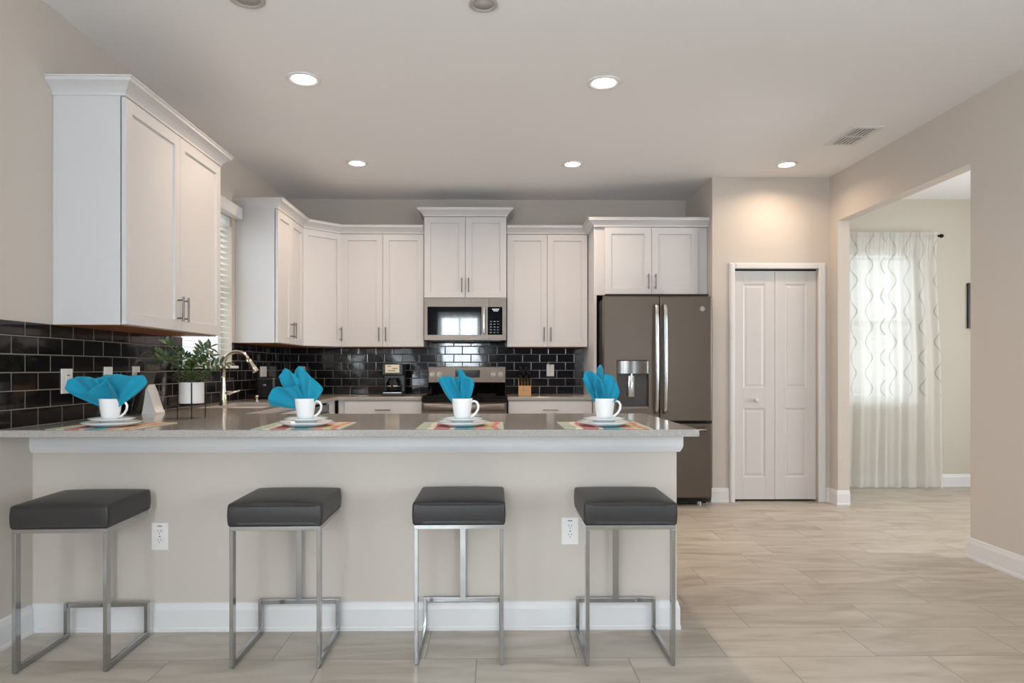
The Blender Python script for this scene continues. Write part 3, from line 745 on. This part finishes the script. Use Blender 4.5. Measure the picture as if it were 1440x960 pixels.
def badge(cx, y, cz, r, root, parent, m1='steel', m2='slate'):
    bm = nb(); cyl(bm, (cx, y, cz), (cx, y-0.003, cz), r, n=32); b_ = link('badge', bm, m1, parent, W=root, smooth='auto')
    bm = nb()
    ring = lambda rr, a0, a1, ox, oz: tube(bm, [(cx+ox+rr*math.cos(a), y-0.0035, cz+oz+rr*math.sin(a)) for a in [a0+(a1-a0)*k/16 for k in range(17)]], r*0.055, 6)
    ring(r*0.86, 0, 2*PI, 0, 0)
    ring(r*0.34, 0.8, 5.6, -r*0.28, 0); ring(r*0.2, 0.5, 5.0, r*0.32, r*0.17); ring(r*0.24, 1.3, 5.8, r*0.32, -r*0.2)
    link('monogram', bm, m2, b_, W=root)
badge(-0.283, my, mz1-0.04, 0.012, mw, mdoor, 'slate', 'steel')
# underside vent
link('underside_vent', box(nb(), mx0+0.05, mx1-0.05, my+0.06, YB-0.08, mz0-0.006, mz0), 'black', mw, W=mw)

# ------------------------------------------------------------------ refrigerator
fx0, fx1, fyf = 0.922, 1.838, 5.735; fmid = 1.392
fr = thing('refrigerator', 'slate french-door refrigerator with ice and water dispenser', 'refrigerator', ((fx0+fx1)/2, 6.2, 0))
FB = lambda name, m, *a, bev=0.004, par=None, **k: link(name, box(nb(), *a, bev), m, par or fr, W=fr, **k)
FB('body', 'dark', fx0+0.012, fx1-0.012, fyf+0.075, 6.68, 0.03, 1.765)
h0, h1, q0, q1 = 1.035, 1.300, 0.838, 1.232
bm = nb(); grid_slab(bm, [fx0, h0, h1, fmid-0.002], [0.722, q0, q1, 1.778], lambda i, j: not (i == 1 and j == 1), fyf, fyf+0.07, 'y')
ld = link('door', bm, 'slate', fr, W=fr, bev=0.008)
rd_ = FB('door', 'slate', fmid+0.003, fx1, fyf, fyf+0.07, 0.722, 1.778, bev=0.010)
fz = FB('freezer_drawer', 'slate', fx0, fx1, fyf, fyf+0.07, 0.075, 0.705, bev=0.010)
dp = link('dispenser', box(nb(), h0, h1, fyf+0.05, fyf+0.066, q0, q1), 'recess', ld, W=fr)
bm = nb(); pl_ = [(h0+0.001, fyf+0.05), (h1-0.001, fyf+0.05)] + [(h1-0.001-(h1-h0-0.002)*k/14, fyf+0.004-0.030*math.sin(PI*k/14)**0.7) for k in range(15)]
va = [bm.verts.new((x, y, q1-0.106)) for x, y in pl_]; vb = [bm.verts.new((x, y, q1-0.001)) for x, y in pl_]
bm.faces.new(va); bm.faces.new(vb[::-1])
for k in range(len(pl_)): bm.faces.new((va[k], va[(k+1) % len(pl_)], vb[(k+1) % len(pl_)], vb[k]))
link('dispenser_panel', bm, 'dispsteel', ld, W=fr, recalc=True, smooth='auto')
bm = nb(); box(bm, h0+0.098, h0+0.150, fyf+0.018, fyf+0.035, q0+0.09, q1-0.12, 0.004); cyl(bm, (h0+0.125, fyf+0.025, q1-0.14), (h0+0.125, fyf+0.025, q1-0.105), 0.012)
link('dispenser_paddle', bm, 'steel', ld, W=fr, smooth='auto')
link('drip_tray', box(nb(), h0, h1, fyf-0.006, fyf+0.05, q0-0.012, q0+0.012, 0.003), 'slate_lt', ld, W=fr)
for xh, par in ((fmid-0.034, ld), (fmid+0.038, rd_)):
    pts = [(xh, fyf-0.0, 1.70), (xh, fyf-0.045, 1.69)]
    for k in range(13):
        t = k/12; pts.append((xh, fyf-0.052-0.018*math.sin(PI*t), 1.665-t*(1.665-0.835)))
    pts += [(xh, fyf-0.045, 0.812), (xh, fyf-0.0, 0.80)]
    bm = tube(nb(), pts, 0.0165, 14)
    link('handle', bm, 'steel', par, W=fr, smooth=True)
bm = tube(nb(), [(fx0+0.06, fyf, 0.655), (fx0+0.065, fyf-0.05, 0.655), (fx0+0.3, fyf-0.062, 0.655), (fx1-0.3, fyf-0.062, 0.655), (fx1-0.065, fyf-0.05, 0.655), (fx1-0.06, fyf, 0.655)], 0.015, 14)
link('handle', bm, 'slate_lt', fz, W=fr, smooth=True)
badge(1.755, fyf, 1.672, 0.022, fr, rd_)
for x in (fx0+0.08, fx1-0.08):
    bm = nb(); cyl(bm, (x, fyf+0.12, 0.0), (x, fyf+0.12, 0.03), 0.025); link('foot', bm, 'steel', fr, W=fr)
FB('toe_grille', 'black', fx0+0.02, fx1-0.02, fyf+0.10, fyf+0.13, 0.012, 0.073)
FB('hinge_cover', 'dark', fx0+0.02, fx1-0.02, fyf+0.03, fyf+0.2, 1.7785, 1.80)

# ------------------------------------------------------------------ small appliances
cm = thing('coffee_maker', 'black drip coffee maker with cream label panel on back counter', 'coffee maker', (-0.945, 6.45, CT))
X, Y, Z = cm.location
LB = lambda root, name, m, *a, bev=0.004, par=None: link(name, box(nb(), *a, bev), m, par or root)
LB(cm, 'base', 'black', -0.10, 0.10, -0.11, 0.11, 0, 0.035, bev=0.008)
LB(cm, 'water_tank', 'black', -0.10, 0.10, 0.02, 0.11, 0.034, 0.30, bev=0.008)
LB(cm, 'brew_head', 'black', -0.10, 0.10, -0.11, 0.02, 0.19, 0.30, bev=0.010)
lp = LB(cm, 'label_panel', 'cream', -0.065, 0.065, -0.1125, -0.109, 0.215, 0.29, bev=0.001)
bm = nb()
for k, (a, b_) in enumerate(((-0.05, -0.01), (0.0, 0.05), (-0.04, 0.03))): box(bm, a, b_, -0.114, -0.112, 0.272-k*0.02, 0.278-k*0.02)
link('print_marks', bm, 'black', lp)
bm = lathe(nb(), [(0, 0.037), (0.055, 0.037), (0.068, 0.06), (0.070, 0.10), (0.055, 0.14), (0.045, 0.155), (0.05, 0.165), (0.046, 0.165), (0.041, 0.155), (0.0, 0.150)], 0, -0.045)
cf = link('carafe', bm, 'glassblk', cm, smooth=True)
bm = tube(nb(), [(0.0, -0.095, 0.15), (0.0, -0.14, 0.15), (0.0, -0.15, 0.12), (0.0, -0.145, 0.075), (0.0, -0.115, 0.06)], 0.008, 8); link('handle', bm, 'black', cf, smooth=True)
bm = lathe(nb(), [(0.071, 0.085), (0.0725, 0.085), (0.0725, 0.097), (0.071, 0.097)], 0, -0.045); link('band', bm, 'steel', cf, smooth=True)
LB(cm, 'warming_trim', 'steel', -0.085, 0.085, -0.113, -0.109, 0.026, 0.034, bev=0.001)

kb = thing('knife_block', 'light wood knife block with black handled knives beside the range', 'knife block', (0.285, 6.42, CT))
bm = nb(); w_ = 0.058
V = [bm.verts.new(p) for p in [(s*w_, y, z) for s in (-1, 1) for y, z in ((-0.07, 0), (-0.07, 0.095), (0.02, 0.165), (0.07, 0.13), (0.07, 0))]]
bm.faces.new(V[:5]); bm.faces.new(V[5:][::-1])
for k in range(5): bm.faces.new((V[k], V[(k+1) % 5], V[5+(k+1) % 5], V[5+k]))
link('block', bm, 'blockwood', kb, recalc=True, bev=0.003)
link('front_mark', box(nb(), -0.018, 0.012, -0.0708, -0.0698, 0.048, 0.053), 'wood', kb)
d3 = Vector((0, -0.62, 0.78)).normalized()
for r_ in range(2):
    for c_ in range(4):
        p0 = Vector((-0.042+c_*0.028, -0.052+r_*0.045, 0.085+r_*0.042)); L = 0.13 if r_ else 0.085
        bm = nb(); q = nb(); box(bm, -0.0115, 0.0115, -0.013, 0.013, 0, L+(0.025 if c_ in (0, 2) else 0), 0.004)
        o = link('knife', bm, 'black', kb); o.location = p0; o.rotation_euler = (math.radians(22), 0, 0)

ts = thing('toaster', 'black toaster against the left wall in the back corner', 'toaster', (-1.885, 5.78, CT))
LB(ts, 'body', 'black', -0.085, 0.085, -0.14, 0.14, 0.01, 0.185, bev=0.022)
for s in (-0.03, 0.03): LB(ts, 'slot', 'dark', s-0.012, s+0.012, -0.10, 0.10, 0.1845, 0.1865, bev=0)
LB(ts, 'lever', 'steel', -0.012, 0.012, -0.158, -0.138, 0.11, 0.125, bev=0.003)
for s in (-1, 1): LB(ts, 'foot', 'black', -0.07, 0.07, s*0.11-0.012, s*0.11+0.012, 0, 0.011, bev=0)

# small display leaning on a white wedge stand
sdp = thing('countertop_display', 'small black screen with white flared stand behind the first napkin', 'display', (-1.925, 3.87, CT), 0)
bm = nb()
prof = [(-0.055, 0.0), (0.055, 0.0), (0.058, 0.010), (0.045, 0.026), (0.026, 0.075), (0.004, 0.140), (-0.010, 0.165), (-0.026, 0.158), (-0.034, 0.10), (-0.046, 0.04)]
n_ = len(prof); ring = []
for s in (-1, -0.6, 0.6, 1):
    sc = 0.86 if abs(s) == 1 else 1.0
    ring.append([bm.verts.new((x*0.72+0.006, s*0.05, z*sc)) for x, z in prof])
for A_, B_ in zip(ring, ring[1:]):
    for k in range(n_): bm.faces.new((A_[k], A_[(k+1) % n_], B_[(k+1) % n_], B_[k]))
bm.faces.new(ring[0][::-1]); bm.faces.new(ring[-1])
link('stand', bm, 'plate_white', sdp, recalc=True, smooth='auto')

bm = box(nb(), -0.010, 0.010, -0.09, 0.09, 0.0, 0.235, 0.005)
o = link('screen', bm, 'black', sdp); o.location = (-0.085, 0, 0.004); o.rotation_euler = (0, math.radians(14), 0)

# ------------------------------------------------------------------ wall plates
def plate(name, label, cat, loc, rot, kind, w_=0.072, h_=0.118, gang=1):
    """plate in local x-z plane facing -y"""
    root = thing(name, label, cat, loc, rot)
    link('cover', box(nb(), -w_/2, w_/2, -0.006, -0.0004, -h_/2, h_/2, 0.002), 'plate_white', root)
    for g in range(gang):
        cx = (g-(gang-1)/2)*0.046
        if kind == 'outlet':
            for s in (-0.020, 0.020):
                o = link('socket', cyl(nb(), (cx, -0.006, s), (cx, -0.0085, s), 0.0165, n=24), 'plate_white', root)
                bm = nb()
                for dx in (-0.006, 0.006): box(bm, cx+dx-0.001, cx+dx+0.001, -0.0092, -0.0083, s+0.001, s+0.009)
                cyl(bm, (cx, -0.0092, s-0.006), (cx, -0.0083, s-0.006), 0.0022, n=10)
                link('slots', bm, 'dark', o)
            link('indicator', box(nb(), cx-0.010, cx+0.010, -0.0066, -0.0058, 0.044, 0.048), 'mark', root)
            link('screw', cyl(nb(), (cx, -0.006, 0), (cx, -0.0075, 0), 0.003, n=10), 'nickel', root)
        elif kind == 'gfci':
            o = link('socket', box(nb(), cx-0.0165, cx+0.0165, -0.0085, -0.006, -0.034, 0.034, 0.001), 'plate_white', root)
            bm = nb()
            for s in (-0.022, 0.022):
                for dx in (-0.006, 0.006): box(bm, cx+dx-0.001, cx+dx+0.001, -0.0092, -0.0083, s-0.004, s+0.004)
            box(bm, cx-0.008, cx+0.008, -0.0092, -0.0083, -0.004, -0.001); box(bm, cx-0.008, cx+0.008, -0.0092, -0.0083, 0.002, 0.005)
            link('slots', bm, 'dark', o)
        elif kind == 'switch':
            o = link('rocker', box(nb(), cx-0.0165, cx+0.0165, -0.011, -0.006, -0.034, 0.034, 0.003), 'plate_white', root)
            link('rocker_edge', box(nb(), cx-0.012, cx+0.012, -0.0116, -0.0108, 0.026, 0.030), 'ventgap', o)
        elif kind == 'jack':
            o = link('socket', cyl(nb(), (cx, -0.006, -0.004), (cx, -0.012, -0.004), 0.006, n=14), 'nickel', root)
    return root
G = 'wall plates on the left backsplash'
plate('wall_switch', 'white rocker switch plate on black tile, nearest on the left wall', 'switch', (XL+0.008, 3.285, 1.108), PI/2, 'switch', 0.085)
plate('wall_outlet', 'white wall plate with one round jack on black tile, above the first napkin', 'outlet', (XL+0.008, 3.635, 1.118), PI/2, 'jack', 0.078)
plate('wall_outlet', 'white outlet on black tile just right of the first napkin, before the plant', 'outlet', (XL+0.008, 3.915, 1.122), PI/2, 'gfci', 0.078)
plate('wall_outlet', 'wide white outlet plate on black tile behind the faucet above the toaster', 'outlet', (XL+0.008, 6.06, 1.128), PI/2, 'gfci', 0.16, 0.118, 2)
plate('wall_outlet', 'white outlet on back wall tile behind the second napkin', 'outlet', (-1.90, YB-0.008, 1.13), 0, 'gfci')
plate('wall_outlet', 'white outlet on back wall tile between knife block and refrigerator', 'outlet', (0.556, YB-0.008, 1.150), 0, 'outlet', 0.074)
plate('wall_outlet', 'white double outlet on the half wall behind the leftmost stool', 'outlet', (-1.487, PY, 0.422), 0, 'outlet', 0.075, 0.12)
plate('wall_outlet', 'white double outlet on the half wall beside the rightmost stool', 'outlet', (0.340, PY, 0.440), 0, 'outlet', 0.075, 0.12)

# ------------------------------------------------------------------ ceiling fixtures
def downlight(label, x, y, lit=True, r=0.098, watts=None):
    root = thing('recessed_light', label, 'ceiling light', (x, y, ZC), group=None)
    bm = lathe(nb(), [(r, -0.0003), (r, -0.006), (r*0.92, -0.010), (r*0.70, -0.006), (r*0.70, -0.0003)]); link('trim_ring', bm, 'trim' if lit else 'unlit', root, smooth=True)
    bm = lathe(nb(), [(r*0.70, -0.0003), (r*0.69, -0.0045), (0, -0.0055)]); link('lens', bm, 'lens' if lit else 'unlit', root, smooth=True, recalc=True)
    if lit:
        l = bpy.data.lights.new('downlight', 'AREA'); l.shape = 'DISK'; l.size = 0.11; l.energy = watts or LAMP_W; l.color = LAMP_COL; l.spread = math.radians(150)
        o = bpy.data.objects.new('downlight', l); C.objects.link(o); o.location = (x, y, ZC-0.014)
    return root
downlight('lit recessed ceiling light, front left of the five', -1.10, 3.955)
downlight('lit recessed ceiling light, front right of the five', 0.64, 3.98)
downlight('lit recessed ceiling light, back left of the five', -1.116, 5.57, r=0.088)
downlight('lit recessed ceiling light, back middle, above the range side', 0.64, 5.57, r=0.088)
downlight('lit recessed ceiling light in front of the pantry door', 2.395, 5.56, r=0.088, watts=5.0)
downlight('unlit round ceiling fixture at the top edge, left one', -1.116, 3.10, False, 0.08)
downlight('unlit round ceiling fixture at the top edge, near the middle', -0.05, 3.13, False, 0.066)
vt = thing('ceiling_vent', 'white ceiling air vent with grey louvres near the right wall', 'vent', (2.58, 4.87, ZC))
bm = nb(); grid_slab(bm, [-0.115, -0.08, 0.08, 0.115], [-0.20, -0.165, -0.008, 0.008, 0.165, 0.20], lambda i, j: not (i == 1 and j in (1, 3)), -0.008, -0.0003, 'z'); link('frame', bm, 'trim', vt)
link('backing', box(nb(), -0.08, 0.08, -0.165, 0.165, -0.0015, -0.0003), 'ventgap', vt)
for y0 in (-0.165, 0.008):
    for k in range(6):
        bm = nb(); x = -0.066+k*0.027; box(bm, x-0.0045, x+0.0045, y0, y0+0.157, -0.010, -0.002); link('louvre', bm, 'trim', vt)

# ------------------------------------------------------------------ stools
def make_stool():
    root = thing('bar_stool', 'x', 'stool', (0, 0, 0), group='backless bar stools along the breakfast bar')
    W, D, H = 0.352, 0.352, 0.553     # frame
    bm = nb(); box(bm, -0.181, 0.181, -0.181, 0.181, H, H+0.090)
    bmesh.ops.subdivide_edges(bm, edges=bm.edges, cuts=9, use_grid_fill=True)
    for v in bm.verts:
        x, y = v.co.x/0.181, v.co.y/0.181
        k = (v.co.z-H)/0.090
        v.co.z += 0.012*k*(1-x**4)*(1-y**4)
        b_ = 0.003*math.sin(PI*k)
        if abs(x) > 0.999: v.co.x += math.copysign(b_, x)
        if abs(y) > 0.999: v.co.y += math.copysign(b_, y)
    se = link('seat', bm, 'seat', root, smooth=True)
    bv = se.modifiers.new('b', 'BEVEL'); bv.width = 0.018; bv.segments = 4; bv.limit_method = 'ANGLE'; bv.angle_limit = math.radians(40)
    w_ = 0.020; x = W/2; y = D/2
    bx = lambda *a: box(nb(), *a, 0.0015)
    bm = nb(); grid_slab(bm, [-x, -x+w_, x-w_, x], [-y, -y+w_, y-w_, y], lambda i, j: not (i == 1 and j == 1), H-0.016, H, 'z')
    link('seat_frame', bm, 'chrome', root, bev=0.001)
    for s in (-1, 1):
        a, b_ = (-x, -x+0.015) if s < 0 else (x-0.015, x)
        link('leg', bx(a, b_, -y, -y+0.032, 0.003, H-0.016), 'chrome', root)
        link('floor_runner', bx(a, b_, -y+0.032, y+0.012, 0.003, 0.026), 'chrome', root)
        link('rear_upright', bx(a, b_, y-0.014, y+0.012, 0.026, 0.154), 'chrome', root)
        for yy in (-y+0.012, y-0.004):
            link('foot_pad', cyl(nb(), ((a+b_)/2, yy, 0), ((a+b_)/2, yy, 0.0035), 0.0072, n=10), 'black', root)
    link('foot_rail', bx(-x+0.015, x-0.015, y-0.010, y+0.012, 0.134, 0.154), 'chrome', root)
    link('rear_post', bx(-0.013, 0.013, y-0.012, y, 0.150, H-0.016), 'chrome', root)
    return root
st = make_stool()
lab = ['grey backless bar stool farthest left, by the left wall', 'grey backless bar stool below the second napkin from the left',
       'grey backless bar stool below the third napkin, in front of the range', 'grey backless bar stool farthest right, at the open end of the bar']
pos = [(-1.674, 2.815, 0.045), (-0.856, 2.845, 0.012), (-0.139, 2.862, 0.0), (0.536, 2.845, -0.006)]
for k, (x, y, r_) in enumerate(pos):
    if k == 0: s_ = st; s_.location = (x, y, 0); s_.rotation_euler = (0, 0, r_); s_['label'] = lab[0]
    else: dup(st, (x, y, 0), r_, lab[k])

# ------------------------------------------------------------------ place settings
def rimplate(bm, R, h, cz, well):
    lathe(bm, [(0, 0.0), (well*0.9, 0.0), (well, 0.003), (R*0.8, h*0.45), (R, h), (R, h+0.003), (R*0.97, h+0.0035), (R*0.78, h*0.5+0.004), (well, 0.0065), (0, 0.005)], 0, 0, cz, 56)
    return bm
def rimline(R, h, cz):
    return lathe(nb(), [(R-0.008, h+0.0012), (R+0.0006, h+0.003), (R+0.0006, h+0.0042), (R-0.008, h+0.0022)], 0, 0, cz, 56)
NAP = {
 0: (161, 563, [
    (0.0, [(143, 560), (125, 557), (107, 547), (108, 536), (118, 531), (136, 531), (150, 534)], -0.03),
    (0.02, [(140, 557), (149, 545), (165, 536), (176, 546), (178, 560)], -0.055),
    (0.0, [(140, 533), (152, 530), (168, 527), (188, 530), (206, 529), (211, 539), (197, 552), (183, 561)], 0.01),
    (0.0, [(135, 536), (150, 528), (170, 530), (190, 532)], 0.04)]),
 1: (430, 562, [
    (0.0, [(386, 571), (383, 566), (386, 551), (392, 544), (408, 545), (424, 541)], -0.035),
    (0.0, [(396, 536), (395, 528), (401, 518), (412, 524), (421, 531), (430, 541)], 0.0),
    (0.0, [(414, 534), (416, 520), (424, 515), (436, 526), (448, 537), (456, 547), (450, 553), (443, 560)], -0.01),
    (0.0, [(420, 540), (428, 530), (438, 534), (444, 548)], 0.03)]),
 2: (650, 560, [
    (0.0, [(634, 558), (624, 547), (618, 532), (621, 528), (632, 527), (638, 530), (646, 545)], -0.02),
    (0.0, [(640, 534), (646, 533), (645, 517), (652, 521), (655, 527), (663, 530), (667, 537), (664, 548), (660, 557)], -0.01),
    (0.0, [(633, 536), (642, 528), (655, 530), (660, 540)], 0.03)]),
 3: (851, 560, [
    (0.0, [(834, 556), (825, 545), (820, 532), (823, 521), (830, 520), (838, 524), (843, 532)], -0.01),
    (0.0, [(840, 556), (835, 540), (836, 529), (842, 530), (848, 540), (854, 552)], -0.035),
    (0.0, [(843, 530), (841, 518), (845, 511), (849, 515), (851, 522), (850, 534)], 0.015),
    (0.0, [(847, 533), (850, 525), (857, 525), (864, 529), (868, 537), (872, 549), (869, 556), (862, 561), (856, 557)], -0.012)]),
}
def napkin_mesh(idx):
    cx, cz, lobes = NAP[idx]; bm = nb(); sc = 322.0
    for li, (b0, pl, lean) in enumerate(lobes):
        P = [((u-cx)/sc, (cz-v)/sc) for u, v in pl]
        # smooth resample of the outline
        out = []
        nS = 8
        for i in range(len(P)-1):
            p0 = P[max(i-1, 0)]; p1 = P[i]; p2 = P[i+1]; p3 = P[min(i+2, len(P)-1)]
            for s in range(nS):
                t = s/nS
                out.append(tuple(0.55*(p1[d]+(p2[d]-p1[d])*t) + 0.45*0.5*((2*p1[d]) + (-p0[d]+p2[d])*t + (2*p0[d]-5*p1[d]+4*p2[d]-p3[d])*t*t + (-p0[d]+3*p1[d]-3*p2[d]+p3[d])*t**3) for d in (0, 1)))
        out.append(P[-1]); n = len(out); m_ = 12; rows = []
        for j in range(m_+1):
            t = j/m_; row = []
            for i, (x, z) in enumerate(out):
                f = i/(n-1)
                bx_ = 0.030*(f-0.5)*2*0.8*(1 if P[-1][0] > P[0][0] else -1); bz = -0.045
                y0 = 0.012*math.sin(li*2.1)
                tri = lambda q: abs((q % 1.0)*2-1)*2-1
                ripple = 0.014*tri(f*1.6+li*0.37)*min(1, t*1.5) + 0.005*tri(f*4.3+li*0.6+0.3*t)*t
                cup = -0.022*math.sin(PI*f)*t*(1.2-t)
                xx = bx_*(1-t)**1.3 + x*(1-(1-t)**1.3)
                zz = bz + (z-bz)*t
                row.append(bm.verts.new((xx, y0*(1-t)+lean*t*t + ripple + cup, zz)))
            rows.append(row)
        for j in range(m_):
            for i in range(n-1): bm.faces.new((rows[j][i], rows[j][i+1], rows[j+1][i+1], rows[j+1][i]))
    return bm
SET = [(-1.665, 2.985, -0.03), (-0.823, 2.985, 0.02), (-0.140, 2.985, 0.0), (0.483, 2.985, 0.0)]
names = ['leftmost, next to the tiled wall', 'second from the left', 'third from the left, before the range', 'rightmost, before the refrigerator']
MATW, MATD = 0.37, 0.37
for k, (x, y, r_) in enumerate(SET):
    if k == 0:
        bm = nb(); box(bm, -MATW/2, MATW/2, -MATD/2, MATD/2, 0, 0.003, 0.001, 1)
        pm = link('placemat', bm, 'placemat')
        pl0 = thing('dinner_plate', 'x', 'plate', group='large plates on the bar'); link('dish', rimplate(nb(), 0.119, 0.0175, 0, 0.082), 'china', pl0, smooth=True); link('rim_line', rimline(0.119, 0.0175, 0), 'rimline', pl0, smooth=True)
        pl1 = thing('salad_plate', 'x', 'plate', group='small plates on the bar'); link('dish', lathe(rimplate(nb(), 0.092, 0.014, 0, 0.055), [(0.040, -0.0128), (0.046, -0.0128), (0.046, 0.0005), (0.040, 0.0005)], n=48), 'china', pl1, smooth=True); link('rim_line', rimline(0.092, 0.014, 0), 'rimline', pl1, smooth=True)
        mg = thing('coffee_mug', 'x', 'mug', group='mugs holding napkins')
        bm = lathe(nb(), [(0, 0.002), (0.026, 0.0), (0.030, 0.002), (0.036, 0.02), (0.041, 0.05), (0.0445, 0.085), (0.0455, 0.094), (0.043, 0.0945), (0.041, 0.085), (0.037, 0.05), (0.032, 0.02), (0.026, 0.008), (0, 0.006)], n=48)
        link('cup', bm, 'china', mg, smooth=True)
        hp = [(0.040, 0, 0.078), (0.052, 0, 0.083), (0.064, 0, 0.078), (0.072, 0, 0.064), (0.070, 0, 0.046), (0.060, 0, 0.030), (0.047, 0, 0.019), (0.036, 0, 0.015)]
        link('handle', tube(nb(), hp, 0.0052, 10), 'china', mg, smooth=True)
        objs = (pm, pl0, pl1, mg)
    else:
        pm2 = pm.copy(); C.objects.link(pm2)
        objs = (pm2, dup(pl0, (0, 0, 0)), dup(pl1, (0, 0, 0)), dup(mg, (0, 0, 0)))
    my_ = (2.845+MATD/2)
    objs[0].location = (x-0.004, my_, CT+0.0003); objs[0].rotation_euler = (0, 0, r_)
    tag(objs[0], 'multicoloured striped placemat on the bar, ' + names[k], 'placemat', 'placemats on the bar')
    objs[1].location = (x, y+0.012, CT+0.0036); objs[2].location = (x, y+0.012, CT+0.0036+0.0195); objs[3].location = (x, y, CT+0.0036+0.0195+0.0068)
    objs[1]['label'] = 'large white plate on the placemat, ' + names[k]
    objs[2]['label'] = 'small white plate under the mug, ' + names[k]
    objs[3]['label'] = 'white mug holding a turquoise napkin, ' + names[k]
    objs[3].rotation_euler = (0, 0, [0.0, -0.1, -0.15, 0.1][k])
    na = link('napkin', napkin_mesh(k), 'napkin', smooth=True)
    na.location = (x, y, objs[3].location.z+0.0895)
    so = na.modifiers.new('solid', 'SOLIDIFY'); so.thickness = 0.0016
    tag(na, ['wide floppy turquoise cloth napkin fanned out of the leftmost mug', 'turquoise cloth napkin with drooping left corner in the second mug',
             'narrow turquoise cloth napkin with pointed tip in the third mug', 'turquoise cloth napkin with several rounded folds in the rightmost mug'][k], 'napkin', 'turquoise napkins in mugs')

# ------------------------------------------------------------------ plant
pt = thing('potted_plant', 'leafy green plant in a white pot on black wire legs', 'plant', (-1.555, 3.53, CT))
pr = 0.060; pz = 0.075; ph = 0.108
link('pot', lathe(nb(), [(0, pz), (pr-0.004, pz), (pr, pz+0.004), (pr, pz+ph), (pr-0.006, pz+ph), (pr-0.006, pz+ph-0.015), (0, pz+ph-0.016)], n=48), 'pot', pt, smooth='auto')
link('soil', lathe(nb(), [(pr-0.007, pz+ph-0.014), (0, pz+ph-0.010)], n=32), 'soil', pt)
bm = nb(); tube(bm, [((pr+0.004)*math.cos(a), (pr+0.004)*math.sin(a), pz-0.004) for a in [2*PI*k/32 for k in range(33)]], 0.003, 6)
tube(bm, [(-pr-0.004, 0, pz-0.004), (pr+0.004, 0, pz-0.004)], 0.003, 6); tube(bm, [(0, -pr-0.004, pz-0.004), (0, pr+0.004, pz-0.004)], 0.003, 6)
stn = link('stand', bm, 'blackmetal', pt)
for k in range(4):
    a = -PI/2 + 0.415 + k*PI/2; x_, y_ = (pr+0.005)*math.cos(a), (pr+0.005)*math.sin(a)
    link('leg', cyl(nb(), (x_, y_, 0), (x_, y_, pz+ph-0.002 if k == 0 else pz+ph*0.6), 0.0032, n=8), 'blackmetal', stn)
rnd = random.Random(11)
def leaf(bm, p, d, up, L, Wd, curl=0.25):
    d = d.normalized(); s = d.cross(up).normalized(); n = s.cross(d).normalized(); prev = None; K = 6
    for i in range(K+1):
        t = i/K; wv = Wd*math.sin(PI*min(1, 0.08+t*0.92))**0.8*0.5*(1 if i < K else 0.05)
        c = p + d*L*t - n*curl*L*t*t
        cur = [bm.verts.new(c - s*wv + n*wv*0.25), bm.verts.new(c), bm.verts.new(c + s*wv + n*wv*0.25)]
        if prev:
            bm.faces.new((prev[0], prev[1], cur[1], cur[0])); bm.faces.new((prev[1], prev[2], cur[2], cur[1]))
        prev = cur
top = pz+ph-0.01
st_bm = nb(); lf_bm = nb(); lf2 = nb()
tips = [(-0.185, 0.02, 0.165), (-0.15, -0.02, 0.125), (-0.11, -0.03, 0.205), (-0.055, 0.03, 0.15), (0.055, 0.0, 0.19), (0.10, -0.02, 0.185), (0.09, 0.02, 0.14), (0.175, -0.01, 0.105), (-0.015, 0.02, 0.11)]
for (tx, ty, tz) in tips:
    P0 = Vector((rnd.uniform(-.02, .02), rnd.uniform(-.02, .02), top)); P2 = Vector((tx, ty, top+tz)); P1 = (P0+P2)/2 + Vector((-tx*0.25, 0, 0.04))
    pts = [P0*(1-t)**2 + P1*2*t*(1-t) + P2*t*t for t in [i/10 for i in range(11)]]
    tube(st_bm, pts, 0.0018, 6)
    for i in range(5, 11):
        for sd_ in (-1, 1):
            t_ = (pts[i]-pts[i-1]).normalized(); sdv = t_.cross(Vector((0, 1, 0.3))).normalized()*sd_
            dv = (t_*0.6 + sdv + Vector((0, rnd.uniform(-.5, .5), rnd.uniform(-.1, .2))))
            leaf(lf_bm, pts[i], dv, Vector((rnd.uniform(-.4, .4), -0.6, 1)), rnd.uniform(0.032, 0.052), rnd.uniform(0.015, 0.024))
    leaf(lf_bm, pts[-1], pts[-1]-pts[-2], Vector((0, -.5, 1)), 0.05, 0.026)
for k in range(520):
    a = rnd.uniform(0, 2*PI); r_ = rnd.uniform(0, 1)**0.5; el = rnd.uniform(0.1, 1.0)
    p0 = Vector((0.085*r_*math.cos(a), 0.075*r_*math.sin(a), top + 0.01 + 0.075*rnd.random()*(1.15-r_*0.6)))
    leaf(lf2, p0, Vector((math.cos(a), math.sin(a), el)), Vector((0, 0, 1)), rnd.uniform(0.012, 0.024), rnd.uniform(0.006, 0.010))
link('stem', st_bm, 'leaf2', pt, smooth=True)
link('foliage', lf_bm, 'leaf', pt, smooth=True); link('undergrowth', lf2, 'leaf2', pt, smooth=True)
